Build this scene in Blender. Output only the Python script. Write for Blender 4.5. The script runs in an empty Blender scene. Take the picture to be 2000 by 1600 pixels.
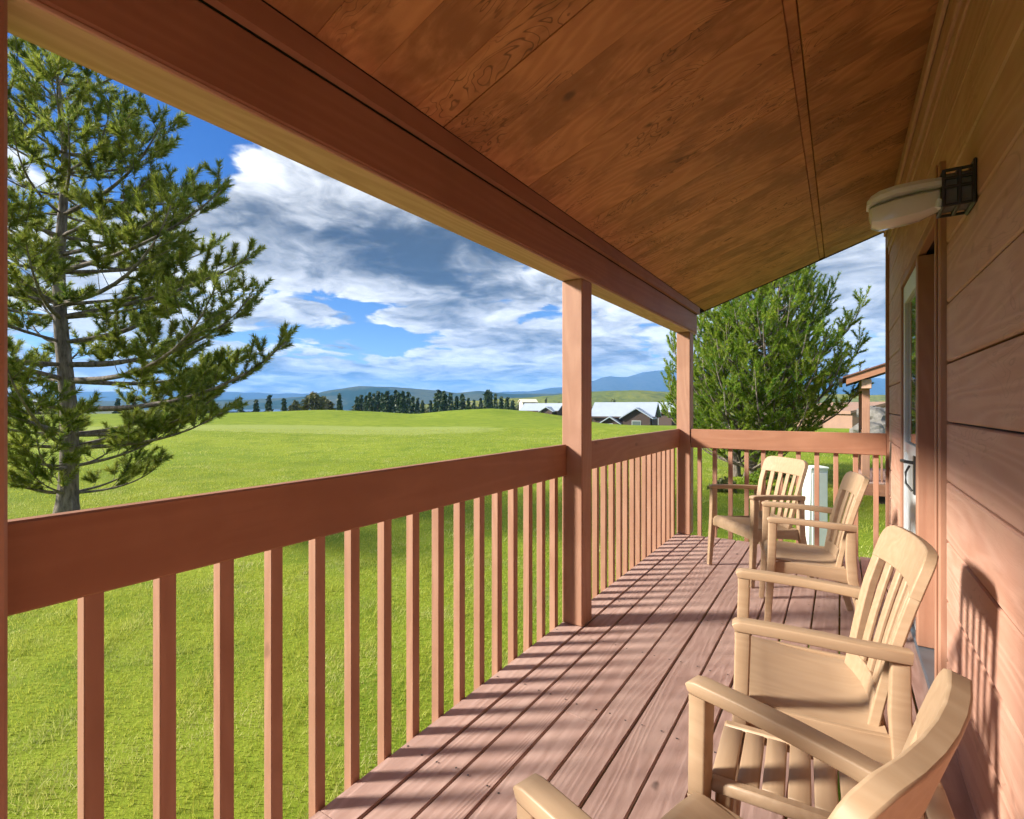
import bpy, bmesh, math, random
import numpy as np
from mathutils import Vector, Matrix, noise as mnoise

random.seed(7)
rng = np.random.default_rng(7)
S = bpy.context.scene
COL = S.collection
R = math.radians

# ------------------------------------------------------------------ camera
EYE = 1.30
YAW = math.atan(0.642)
CS, SN = math.cos(YAW), math.sin(YAW)
HORIZON = 794.0
cam_d = bpy.data.cameras.new('camera')
cam = bpy.data.objects.new('camera', cam_d)
COL.objects.link(cam)
cam.location = (0, 0, EYE)
cam.rotation_euler = (math.pi / 2, 0, YAW)
cam_d.sensor_width = 36
cam_d.lens = 18
cam_d.shift_y = (HORIZON - 800) / 2000
cam_d.clip_start = 0.05
cam_d.clip_end = 30000
S.camera = cam

def W(r, d, z):
    """point r metres right of, d metres ahead of the viewpoint, at height z"""
    return (r * CS - d * SN, r * SN + d * CS, z)

def PX(x, y, d):
    u = (x - 1000) / 1000.0
    v = (HORIZON - y) / 1000.0
    return W(u * d, d, EYE + v * d)

# ------------------------------------------------------------------ exposure
S.render.engine = 'CYCLES'
S.cycles.use_denoising = True
try:
    S.cycles.denoiser = 'OPENIMAGEDENOISE'
    S.cycles.denoising_prefilter = 'ACCURATE'
except Exception:
    pass
S.cycles.max_bounces = 8
S.cycles.diffuse_bounces = 4
S.cycles.use_adaptive_sampling = True
S.cycles.adaptive_threshold = 0.02
S.cycles.glossy_bounces = 3
S.cycles.transmission_bounces = 6
S.cycles.transparent_max_bounces = 8
S.cycles.volume_bounces = 1
S.cycles.sample_clamp_indirect = 6
S.cycles.caustics_reflective = False
S.cycles.caustics_refractive = False
vs = S.view_settings
vs.view_transform = 'Standard'
vs.look = 'None'
vs.exposure = 2.58
vs.gamma = 1.0
vs.use_curve_mapping = False

# ------------------------------------------------------------------ sun
SUN_EL = R(27)
SUN_H = Vector((-0.80, -0.60, 0)).normalized()         # horizontal direction towards the sun
to_sun = Vector((SUN_H.x * math.cos(SUN_EL), SUN_H.y * math.cos(SUN_EL), math.sin(SUN_EL)))
sd = bpy.data.lights.new('sun', 'SUN')
sd.energy = 2.0
sd.angle = R(8.0)
sd.color = (1.0, 0.93, 0.80)
sun = bpy.data.objects.new('sun', sd)
COL.objects.link(sun)
sun.rotation_euler = to_sun.to_track_quat('Z', 'Y').to_euler()

# ------------------------------------------------------------------ node helper
class NT:
    def __init__(s, tree):
        s.t = tree; s.n = tree.nodes; s.l = tree.links
    def new(s, typ, **kw):
        nd = s.n.new(typ)
        for k, v in kw.items():
            setattr(nd, k, v)
        return nd
    def put(s, sock, val):
        if isinstance(val, bpy.types.NodeSocket):
            s.l.new(val, sock)
        elif val is not None:
            sock.default_value = val
    def math(s, op, a, b=None, c=None, clamp=False):
        nd = s.new('ShaderNodeMath', operation=op, use_clamp=clamp)
        for i, v in enumerate((a, b, c)):
            if v is not None:
                s.put(nd.inputs[i], v)
        return nd.outputs[0]
    def vmath(s, op, a, b=None, scale=None):
        nd = s.new('ShaderNodeVectorMath', operation=op)
        s.put(nd.inputs[0], a)
        if b is not None: s.put(nd.inputs[1], b)
        if scale is not None: s.put(nd.inputs['Scale'], scale)
        return nd.outputs['Value'] if op in ('DOT_PRODUCT', 'LENGTH', 'DISTANCE') else nd.outputs[0]
    def noise(s, vec, scale, detail=4, rough=0.55, lac=2.0, dist=0.0, color=False):
        nd = s.new('ShaderNodeTexNoise')
        s.put(nd.inputs['Vector'], vec)
        s.put(nd.inputs['Scale'], scale); s.put(nd.inputs['Detail'], detail)
        s.put(nd.inputs['Roughness'], rough); s.put(nd.inputs['Lacunarity'], lac)
        s.put(nd.inputs['Distortion'], dist)
        return nd.outputs['Color'] if color else nd.outputs[0]
    def smooth(s, v, lo, hi, a=0.0, b=1.0):
        nd = s.new('ShaderNodeMapRange', interpolation_type='SMOOTHSTEP')
        s.put(nd.inputs[0], v)
        for i, q in enumerate((lo, hi, a, b)):
            s.put(nd.inputs[1 + i], q)
        return nd.outputs[0]
    def lin(s, v, lo, hi, a=0.0, b=1.0):
        nd = s.new('ShaderNodeMapRange', clamp=True)
        s.put(nd.inputs[0], v)
        for i, q in enumerate((lo, hi, a, b)):
            s.put(nd.inputs[1 + i], q)
        return nd.outputs[0]
    def mix(s, f, a, b, mode='MIX'):
        nd = s.new('ShaderNodeMix', data_type='RGBA', blend_type=mode)
        s.put(nd.inputs[0], f)
        for sk, v in ((nd.inputs[6], a), (nd.inputs[7], b)):
            s.put(sk, (*v, 1.0) if isinstance(v, tuple) and len(v) == 3 else v)
        return nd.outputs[2]
    def sep(s, v):
        nd = s.new('ShaderNodeSeparateXYZ'); s.put(nd.inputs[0], v); return nd.outputs
    def comb(s, x, y, z):
        nd = s.new('ShaderNodeCombineXYZ')
        for i, v in enumerate((x, y, z)): s.put(nd.inputs[i], v)
        return nd.outputs[0]
    def bump(s, h, strength, dist=0.01):
        nd = s.new('ShaderNodeBump')
        s.put(nd.inputs['Strength'], strength); s.put(nd.inputs['Distance'], dist)
        s.put(nd.inputs['Height'], h)
        return nd.outputs[0]

# ------------------------------------------------------------------ sky
world = bpy.data.worlds.new('World')
S.world = world
world.use_nodes = True
wt = NT(world.node_tree)
wt.n.clear()
sky = wt.new('ShaderNodeTexSky', sky_type='NISHITA')
sky.sun_disc = False
sky.sun_elevation = SUN_EL
sky.sun_rotation = math.atan2(SUN_H.x, SUN_H.y)
sky.altitude = 2700
sky.air_density = 1.2
sky.dust_density = 0.4
sky.ozone_density = 2.5
hsv = wt.new('ShaderNodeHueSaturation')
wt.put(hsv.inputs['Color'], sky.outputs[0])
hsv.inputs['Saturation'].default_value = 1.35
hsv.inputs['Value'].default_value = 1.0
hsv.inputs['Hue'].default_value = 0.518
tc = wt.new('ShaderNodeTexCoord')
D = wt.vmath('NORMALIZE', tc.outputs['Generated'])
dx, dy, dz = wt.sep(D)
# compass angles: azimuth measured from the direction across the lawn
fwd = wt.vmath('DOT_PRODUCT', D, (-SN, CS, 0))
rgt = wt.vmath('DOT_PRODUCT', D, (CS, SN, 0))
az = wt.math('MULTIPLY', wt.math('ARCTAN2', rgt, fwd), 57.2958)
el = wt.math('MULTIPLY', wt.math('ARCSINE', dz), 57.2958)
hz = wt.math('ADD', wt.math('MAXIMUM', dz, 0.0), 0.16)
P = wt.comb(wt.math('MULTIPLY', wt.math('DIVIDE', rgt, hz), 1.0), wt.math('MULTIPLY', wt.math('DIVIDE', fwd, hz), 1.0), wt.math('MULTIPLY', dz, 2.2))
# domain warp for billowy edges
wv = wt.noise(P, 2.1, 3, 0.5, color=True)
Pw = wt.vmath('ADD', P, wt.vmath('SCALE', wt.vmath('SUBTRACT', wv, (0.5, 0.5, 0.5)), scale=0.55))
n1 = wt.noise(Pw, 1.35, 9, 0.57)
n2 = wt.noise(wt.vmath('ADD', Pw, (-0.10, 0.05, 0.10)), 1.35, 6, 0.57)
def blob(a0, e0, wa, we):
    q = wt.math('ADD', wt.math('POWER', wt.math('DIVIDE', wt.math('SUBTRACT', az, a0), wa), 2.0),
                wt.math('POWER', wt.math('DIVIDE', wt.math('SUBTRACT', el, e0), we), 2.0))
    return wt.math('EXPONENT', wt.math('MULTIPLY', q, -1.0))
cover = wt.math('ADD', n1, 0.062)
for (a0, e0, wa, we, k) in ((-12, 17.5, 12, 4.6, 0.26), (-25, 20, 5, 4, 0.14), (-5, 24, 12, 4, 0.10),
                            (-38, 26, 9, 7, -0.24), (-19, 11.2, 7, 1.2, -0.13), (-24, 7.0, 5.5, 1.3, -0.15),
                            (0, 8.5, 8, 3.5, 0.10), (34, 14, 12, 10, 0.12), (-28, 3.4, 16, 1.6, 0.12),
                            (10, 4, 18, 2.5, 0.05)):
    cover = wt.math('ADD', cover, wt.math('MULTIPLY', blob(a0, e0, wa, we), k))
cm = wt.smooth(cover, 0.485, 0.545)
core = wt.smooth(cover, 0.54, 0.86)
lit = wt.math('MULTIPLY', wt.math('SUBTRACT', n1, n2), 4.0)
dark = wt.math('MULTIPLY', blob(-9.5, 16.0, 11.5, 3.6), 0.95)
puff = wt.noise(Pw, 3.6, 7, 0.60)
shade = wt.math('SUBTRACT', wt.math('ADD', wt.math('MULTIPLY', core, 0.50), dark), lit)
shade = wt.math('ADD', shade, wt.math('MULTIPLY', wt.math('SUBTRACT', puff, 0.47), 2.2))
shade = wt.smooth(shade, -0.95, 1.25)
ccol = wt.mix(shade, (0.315, 0.318, 0.322), (0.014, 0.018, 0.027))
bg1 = wt.new('ShaderNodeBackground'); wt.put(bg1.inputs[0], hsv.outputs[0]); bg1.inputs[1].default_value = 0.027
bg2 = wt.new('ShaderNodeBackground'); wt.put(bg2.inputs[0], ccol); bg2.inputs[1].default_value = 0.80
mx = wt.new('ShaderNodeMixShader')
wt.put(mx.inputs[0], cm)
wt.l.new(bg1.outputs[0], mx.inputs[1]); wt.l.new(bg2.outputs[0], mx.inputs[2])
wo = wt.new('ShaderNodeOutputWorld')
wt.l.new(mx.outputs[0], wo.inputs[0])
world.cycles.sampling_method = 'MANUAL'
world.cycles.sample_map_resolution = 1024

# ------------------------------------------------------------------ materials
MATS = {}
def mat(name):
    m = bpy.data.materials.new(name); m.use_nodes = True
    t = NT(m.node_tree); t.n.clear()
    b = t.new('ShaderNodeBsdfPrincipled'); o = t.new('ShaderNodeOutputMaterial')
    t.l.new(b.outputs[0], o.inputs[0])
    MATS[name] = m
    return m, t, b

def axis_scale(axis, long, cross):
    return tuple(long if i == axis else cross for i in range(3))

def wood(name, c_a, c_b, axis=1, grain=1.0, rough=0.6, bump=0.25, knots=0.5, wear=None, wear_amt=0.3, local=False, rnd=0.0, bands=0.5, knot_col=0.45, kt=0.62, ks=1.0, figure=0.0):
    """painted / stained board, grain running along axis"""
    m, t, b = mat(name)
    if local:
        c = t.new('ShaderNodeTexCoord').outputs['Object']
    else:
        c = t.new('ShaderNodeNewGeometry').outputs['Position']
    oi = t.new('ShaderNodeObjectInfo').outputs['Random']
    off = t.comb(t.math('MULTIPLY', oi, 31.7), t.math('MULTIPLY', oi, 17.3), t.math('MULTIPLY', oi, 53.1))
    c = t.vmath('ADD', c, off)
    warp = t.noise(t.vmath('MULTIPLY', c, axis_scale(axis, 1.2, 5.0)), 1.0, 3, 0.5)
    cs = t.vmath('MULTIPLY', c, axis_scale(axis, 1.6 * grain, 34 * grain))
    cs = t.vmath('ADD', cs, t.comb(t.math('MULTIPLY', warp, 5.0), t.math('MULTIPLY', warp, 5.0), t.math('MULTIPLY', warp, 5.0)))
    fine = t.noise(cs, 1.6, 6, 0.65)
    # growth-ring bands
    ring = t.noise(t.vmath('MULTIPLY', c, axis_scale(axis, 0.55 * grain, 7.0 * grain)), 1.0, 2, 0.4)
    band = t.math('ABSOLUTE', t.math('SINE', t.math('MULTIPLY', ring, 46.0)))
    band = t.math('POWER', band, 3.0)
    g = t.math('ADD', t.math('MULTIPLY', fine, 1.0 - 0.4 * bands), t.math('MULTIPLY', band, 0.4 * bands))
    big = t.noise(c, 2.3, 4, 0.6)
    col = t.mix(t.lin(g, 0.25, 0.8), c_a, c_b)
    if rnd:
        col = t.mix(t.math('MULTIPLY', oi, rnd), col, tuple(0.62 * v for v in c_a))
    if wear:
        col = t.mix(t.math('MULTIPLY', t.smooth(t.math('ADD', big, t.math('MULTIPLY', fine, 0.35)), 0.60, 0.82), wear_amt), col, wear)
    if figure:
        fr = t.noise(t.vmath('MULTIPLY', c, axis_scale(axis, 1.5, 6.0)), 1.0, 3, 0.55, dist=0.6)
        ln = t.math('SUBTRACT', 1.0, t.smooth(t.math('ABSOLUTE', t.math('SINE', t.math('MULTIPLY', fr, 60.0))), 0.05, 0.42))
        pm = t.smooth(t.noise(t.vmath('MULTIPLY', c, axis_scale(axis, 2.0, 3.4)), 1.0, 2, 0.5), 0.49, 0.60)
        col = t.mix(t.math('MULTIPLY', t.math('MULTIPLY', ln, pm), figure), col, tuple(0.22 * x for x in c_a))
    if knots:
        v = t.new('ShaderNodeTexVoronoi')
        kc = t.vmath('MULTIPLY', c, axis_scale(axis, 2.2, 4.6))
        kc = t.vmath('ADD', kc, t.vmath('SCALE', t.noise(c, 9, 2, 0.5, color=True), scale=0.25))
        t.put(v.inputs['Vector'], kc); v.inputs['Scale'].default_value = 1.0
        k = t.math('SUBTRACT', 1.0, t.smooth(v.outputs['Distance'], 0.03 * ks, 0.11 * ks))
        sep = t.new('ShaderNodeSeparateColor'); t.put(sep.inputs[0], v.outputs['Color'])
        k = t.math('MULTIPLY', k, t.math('GREATER_THAN', sep.outputs[0], kt))
        col = t.mix(t.math('MULTIPLY', k, knots), col, tuple(knot_col * x for x in c_a))
    t.put(b.inputs['Base Color'], col)
    t.put(b.inputs['Roughness'], t.lin(fine, 0.3, 0.7, rough - 0.08, min(1, rough + 0.1)))
    b.inputs['Specular IOR Level'].default_value = 0.35
    h = t.math('ADD', g, t.math('MULTIPLY', big, 0.3))
    t.put(b.inputs['Normal'], t.bump(h, bump, 0.004))
    return m

def plain(name, col, rough=0.5, metal=0.0, var=0.15, scale=6.0, bump=0.05, spec=0.5):
    m, t, b = mat(name)
    c = t.new('ShaderNodeTexCoord').outputs['Object']
    n = t.noise(c, scale, 5, 0.6)
    t.put(b.inputs['Base Color'], t.mix(t.lin(n, 0.3, 0.7), tuple(v * (1 - var) for v in col), tuple(min(1, v * (1 + var)) for v in col)))
    t.put(b.inputs['Roughness'], t.lin(n, 0.3, 0.7, rough * 0.85, min(1, rough * 1.15)))
    b.inputs['Metallic'].default_value = metal
    b.inputs['Specular IOR Level'].default_value = spec
    if bump: t.put(b.inputs['Normal'], t.bump(n, bump, 0.01))
    return m

PAINT_A, PAINT_B = (0.305, 0.136, 0.078), (0.39, 0.190, 0.115)
wood('paint_y', PAINT_A, PAINT_B, 1, 0.6, 0.6, 0.30, 0.55, wear=(0.27, 0.12, 0.07), wear_amt=0.5, bands=0.5)
wood('paint_x', PAINT_A, PAINT_B, 0, 0.6, 0.6, 0.30, 0.55, wear=(0.27, 0.12, 0.07), wear_amt=0.5, bands=0.5)
wood('paint_z', (0.35, 0.178, 0.118), (0.43, 0.240, 0.165), 2, 0.7, 0.58, 0.32, 0.5, wear=(0.30, 0.15, 0.095), wear_amt=0.5, bands=0.6)
wood('raw_timber', (0.47, 0.285, 0.205), (0.60, 0.39, 0.305), 1, 0.9, 0.7, 0.3, 0.5, bands=0.7)
wood('ceiling_board', (0.48, 0.200, 0.080), (0.61, 0.285, 0.122), 0, 0.55, 0.55, 0.45, 0.85, wear=(0.25, 0.10, 0.035), wear_amt=0.75, rnd=0.34, bands=1.0, knot_col=0.22, kt=0.45, ks=1.1, figure=0.75)
wood('deck_board', (0.41, 0.255, 0.215), (0.57, 0.385, 0.340), 1, 0.9, 0.68, 0.55, 0.8, wear=(0.53, 0.37, 0.32), wear_amt=0.55, rnd=0.22, bands=0.7, knot_col=0.20, kt=0.40, ks=0.75)
wood('siding_board', (0.48, 0.252, 0.180), (0.585, 0.335, 0.255), 1, 0.7, 0.66, 0.60, 0.5, wear=(0.55, 0.36, 0.27), wear_amt=0.3, rnd=0.14, bands=0.8, knot_col=0.55, kt=0.6, figure=0.22)
wood('chair_resin', (0.355, 0.235, 0.145), (0.435, 0.305, 0.200), 1, 0.8, 0.46, 0.06, 0.0, local=True, bands=0.4)
plain('lamp_box', (0.10, 0.105, 0.115), 0.35, 0.0, 0.2, 20)
plain('black_metal', (0.018, 0.018, 0.02), 0.4, 0.0, 0.3, 20)
plain('lamp_grey', (0.58, 0.57, 0.58), 0.4, 0.0, 0.1, 20)
plain('white_vinyl', (0.62, 0.66, 0.70), 0.4, 0.0, 0.06, 8)
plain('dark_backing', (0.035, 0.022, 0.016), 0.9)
plain('sill_metal', (0.16, 0.20, 0.25), 0.4, 0.5, 0.2)
plain('shingle_roof', (0.16, 0.075, 0.055), 0.85, 0, 0.3, 14, 0.3)
plain('cabinet_white', (0.74, 0.77, 0.74), 0.5, 0, 0.05)
plain('boulder_grey', (0.15, 0.14, 0.13), 0.9, 0, 0.5, 3.0, 0.6)
plain('metal_roof', (0.33, 0.38, 0.46), 0.45, 0.0, 0.06, 1.2, 0.05)
plain('house_brown', (0.06, 0.038, 0.032), 0.8, 0, 0.2, 2)
plain('house_tan', (0.27, 0.165, 0.12), 0.8, 0, 0.08, 2)
plain('house_cream', (0.68, 0.62, 0.50), 0.8, 0, 0.08, 2)
plain('interior_dark', (0.03, 0.035, 0.04), 0.5)

# lamp lens
m, t, b = mat('lamp_lens')
b.inputs['Base Color'].default_value = (0.82, 0.80, 0.76, 1)
b.inputs['Roughness'].default_value = 0.22
b.inputs['Transmission Weight'].default_value = 0.25
b.inputs['Coat Weight'].default_value = 0.5

# window glass
m, t, b = mat('window_glass')
b.inputs['Base Color'].default_value = (0.10, 0.13, 0.14, 1)
b.inputs['Roughness'].default_value = 0.03
b.inputs['Specular IOR Level'].default_value = 0.9
b.inputs['Coat Weight'].default_value = 0.6
b.inputs['Coat Roughness'].default_value = 0.02
m, t, b = mat('window_blind')
b.inputs['Base Color'].default_value = (0.55, 0.68, 0.78, 1)
b.inputs['Roughness'].default_value = 0.25

# lawn
m, t, b = mat('lawn')
pos = t.new('ShaderNodeNewGeometry').outputs['Position']
big = t.noise(pos, 0.11, 4, 0.55)
mid = t.noise(pos, 0.9, 4, 0.6)
fin = t.noise(pos, 14, 6, 0.7)
vfin = t.noise(pos, 70, 3, 0.7)
col = t.mix(t.lin(big, 0.3, 0.7), (0.140, 0.205, 0.014), (0.225, 0.275, 0.026))
col = t.mix(t.math('MULTIPLY', t.smooth(mid, 0.42, 0.66), 0.65), col, (0.095, 0.160, 0.010))
col = t.mix(t.math('MULTIPLY', t.smooth(fin, 0.45, 0.75), 0.6), col, (0.30, 0.33, 0.045))
col = t.mix(t.math('MULTIPLY', t.smooth(vfin, 0.5, 0.8), 0.35), col, (0.04, 0.09, 0.004))
# close-mown putting green, a paler band across the mid distance
ff = t.vmath('DOT_PRODUCT', pos, (-SN, CS, 0)); rr = t.vmath('DOT_PRODUCT', pos, (CS, SN, 0))
e = t.math('ADD', t.math('POWER', t.math('DIVIDE', t.math('SUBTRACT', ff, 37.0), 6.0), 2.0),
           t.math('POWER', t.math('DIVIDE', t.math('SUBTRACT', rr, -16.0), 16.0), 2.0))
e = t.math('ADD', e, t.math('MULTIPLY', t.math('SUBTRACT', mid, 0.5), 0.5))
green = t.math('SUBTRACT', 1.0, t.smooth(e, 0.75, 1.05))
col = t.mix(t.math('MULTIPLY', green, 0.85), col, (0.255, 0.30, 0.075))
# plain far away: olive scrub
far = t.smooth(t.math('SQRT', t.math('ADD', t.math('POWER', ff, 2.0), t.math('POWER', rr, 2.0))), 110.0, 260.0)
col = t.mix(far, col, t.mix(t.lin(t.noise(pos, 0.02, 4, 0.6), 0.35, 0.65), (0.06, 0.085, 0.03), (0.17, 0.16, 0.06)))
t.put(b.inputs['Base Color'], col)
b.inputs['Roughness'].default_value = 0.95
b.inputs['Specular IOR Level'].default_value = 0.1
t.put(b.inputs['Normal'], t.bump(t.math('ADD', fin, t.math('MULTIPLY', mid, 0.8)), 0.45, 0.06))

m, t, b = mat('grass_blade')
pos = t.new('ShaderNodeNewGeometry').outputs['Position']
n = t.noise(pos, 26, 2, 0.5); n2 = t.noise(pos, 1.1, 4, 0.6)
col = t.mix(t.lin(n, 0.3, 0.7), (0.30, 0.35, 0.030), (0.50, 0.52, 0.10))
col = t.mix(t.math('MULTIPLY', t.smooth(n2, 0.46, 0.66), 0.75), col, (0.60, 0.58, 0.25))
col = t.mix(t.math('MULTIPLY', t.smooth(t.noise(pos, 0.55, 4, 0.6), 0.50, 0.68), 0.55), col, (0.13, 0.215, 0.015))
t.put(b.inputs['Base Color'], col)
b.inputs['Roughness'].default_value = 0.6
b.inputs['Specular IOR Level'].default_value = 0.25
tr = t.new('ShaderNodeBsdfTranslucent'); t.put(tr.inputs[0], col)
ms = t.new('ShaderNodeMixShader'); ms.inputs[0].default_value = 0.45
o = [q for q in t.n if q.type == 'OUTPUT_MATERIAL'][0]
t.l.new(b.outputs[0], ms.inputs[1]); t.l.new(tr.outputs[0], ms.inputs[2]); t.l.new(ms.outputs[0], o.inputs[0])

def foliage(name, c_a, c_b, c_c, sc=1.6, trans=0.5):
    m, t, b = mat(name)
    pos = t.new('ShaderNodeNewGeometry').outputs['Position']
    n = t.noise(pos, sc, 4, 0.6); n2 = t.noise(pos, sc * 9, 2, 0.6)
    col = t.mix(t.lin(n, 0.3, 0.7), c_a, c_b)
    col = t.mix(t.smooth(n2, 0.5, 0.75), col, c_c)
    t.put(b.inputs['Base Color'], col)
    b.inputs['Roughness'].default_value = 0.55
    b.inputs['Specular IOR Level'].default_value = 0.3
    tr = t.new('ShaderNodeBsdfTranslucent'); t.put(tr.inputs[0], col)
    ms = t.new('ShaderNodeMixShader'); ms.inputs[0].default_value = trans
    o = [q for q in t.n if q.type == 'OUTPUT_MATERIAL'][0]
    t.l.new(b.outputs[0], ms.inputs[1]); t.l.new(tr.outputs[0], ms.inputs[2]); t.l.new(ms.outputs[0], o.inputs[0])
foliage('pine_needles', (0.105, 0.180, 0.026), (0.30, 0.33, 0.045), (0.50, 0.48, 0.13))
foliage('bushy_needles', (0.095, 0.225, 0.022), (0.28, 0.37, 0.030), (0.48, 0.49, 0.08))
foliage('spruce_needles', (0.016, 0.045, 0.018), (0.035, 0.070, 0.022), (0.065, 0.085, 0.020), 0.12, 0.1)
foliage('olive_leaves', (0.055, 0.075, 0.022), (0.10, 0.105, 0.030), (0.15, 0.12, 0.05), 0.1, 0.1)

m, t, b = mat('bark')
c = t.new('ShaderNodeTexCoord').outputs['Object']
n = t.noise(t.vmath('MULTIPLY', c, (1, 1, 0.25)), 16, 6, 0.65)
t.put(b.inputs['Base Color'], t.mix(t.lin(n, 0.35, 0.65), (0.075, 0.060, 0.050), (0.28, 0.235, 0.20)))
b.inputs['Roughness'].default_value = 0.9
t.put(b.inputs['Normal'], t.bump(n, 0.9, 0.03))

def hillmat(name, a, b_, c_, sc):
    m, t, b = mat(name)
    pos = t.new('ShaderNodeNewGeometry').outputs['Position']
    n = t.noise(pos, sc, 6, 0.6); n2 = t.noise(pos, sc * 14, 3, 0.6)
    col = t.mix(t.smooth(n, 0.42, 0.58), a, b_)
    col = t.mix(t.math('MULTIPLY', t.smooth(n2, 0.45, 0.7), 0.6), col, c_)
    t.put(b.inputs['Base Color'], col)
    b.inputs['Roughness'].default_value = 1.0
    b.inputs['Specular IOR Level'].default_value = 0.0
    t.put(b.inputs['Normal'], t.bump(n2, 0.5, 6.0))
hillmat('forest_hill', (0.020, 0.045, 0.022), (0.075, 0.085, 0.035), (0.015, 0.03, 0.018), 0.004)
hillmat('meadow_hill', (0.20, 0.20, 0.035), (0.13, 0.155, 0.03), (0.06, 0.085, 0.025), 0.004)
hillmat('mountain', (0.030, 0.045, 0.045), (0.055, 0.065, 0.06), (0.02, 0.03, 0.03), 0.0012)

m, t, b = mat('lake_water')
b.inputs['Base Color'].default_value = (0.03, 0.07, 0.14, 1)
b.inputs['Roughness'].default_value = 0.12
b.inputs['Specular IOR Level'].default_value = 0.6
pos = t.new('ShaderNodeNewGeometry').outputs['Position']
t.put(b.inputs['Normal'], t.bump(t.noise(pos, 0.15, 3, 0.6), 0.15, 1.0))

# ------------------------------------------------------------------ mesh helpers
def tag(o, label=None, cat=None, group=None, kind=None):
    if label: o['label'] = label
    if cat: o['category'] = cat
    if group: o['group'] = group
    if kind: o['kind'] = kind
    return o

def empty(name, loc, rz=0.0):
    o = bpy.data.objects.new(name, None)
    o.location = loc; o.rotation_euler = (0, 0, rz)
    o.empty_display_size = 0.1
    COL.objects.link(o)
    return o

def link(name, me, parent=None, loc=None, material=None):
    o = bpy.data.objects.new(name, me)
    if material: 
        me.materials.clear(); me.materials.append(MATS[material])
    COL.objects.link(o)
    if parent is not None: o.parent = parent
    if loc is not None: o.location = loc
    return o

def np_mesh(name, verts, faces_flat, sizes, smooth=False):
    me = bpy.data.meshes.new(name)
    verts = np.asarray(verts, np.float32); faces_flat = np.asarray(faces_flat, np.int32); sizes = np.asarray(sizes, np.int32)
    me.vertices.add(len(verts)); me.vertices.foreach_set('co', verts.ravel())
    me.loops.add(len(faces_flat)); me.loops.foreach_set('vertex_index', faces_flat)
    me.polygons.add(len(sizes))
    st = np.concatenate(([0], np.cumsum(sizes)[:-1])).astype(np.int32)
    me.polygons.foreach_set('loop_start', st)
    try: me.polygons.foreach_set('loop_total', sizes)
    except Exception: pass
    me.update(calc_edges=True); me.validate()
    if smooth: me.polygons.foreach_set('use_smooth', np.ones(len(sizes), bool))
    return me

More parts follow.
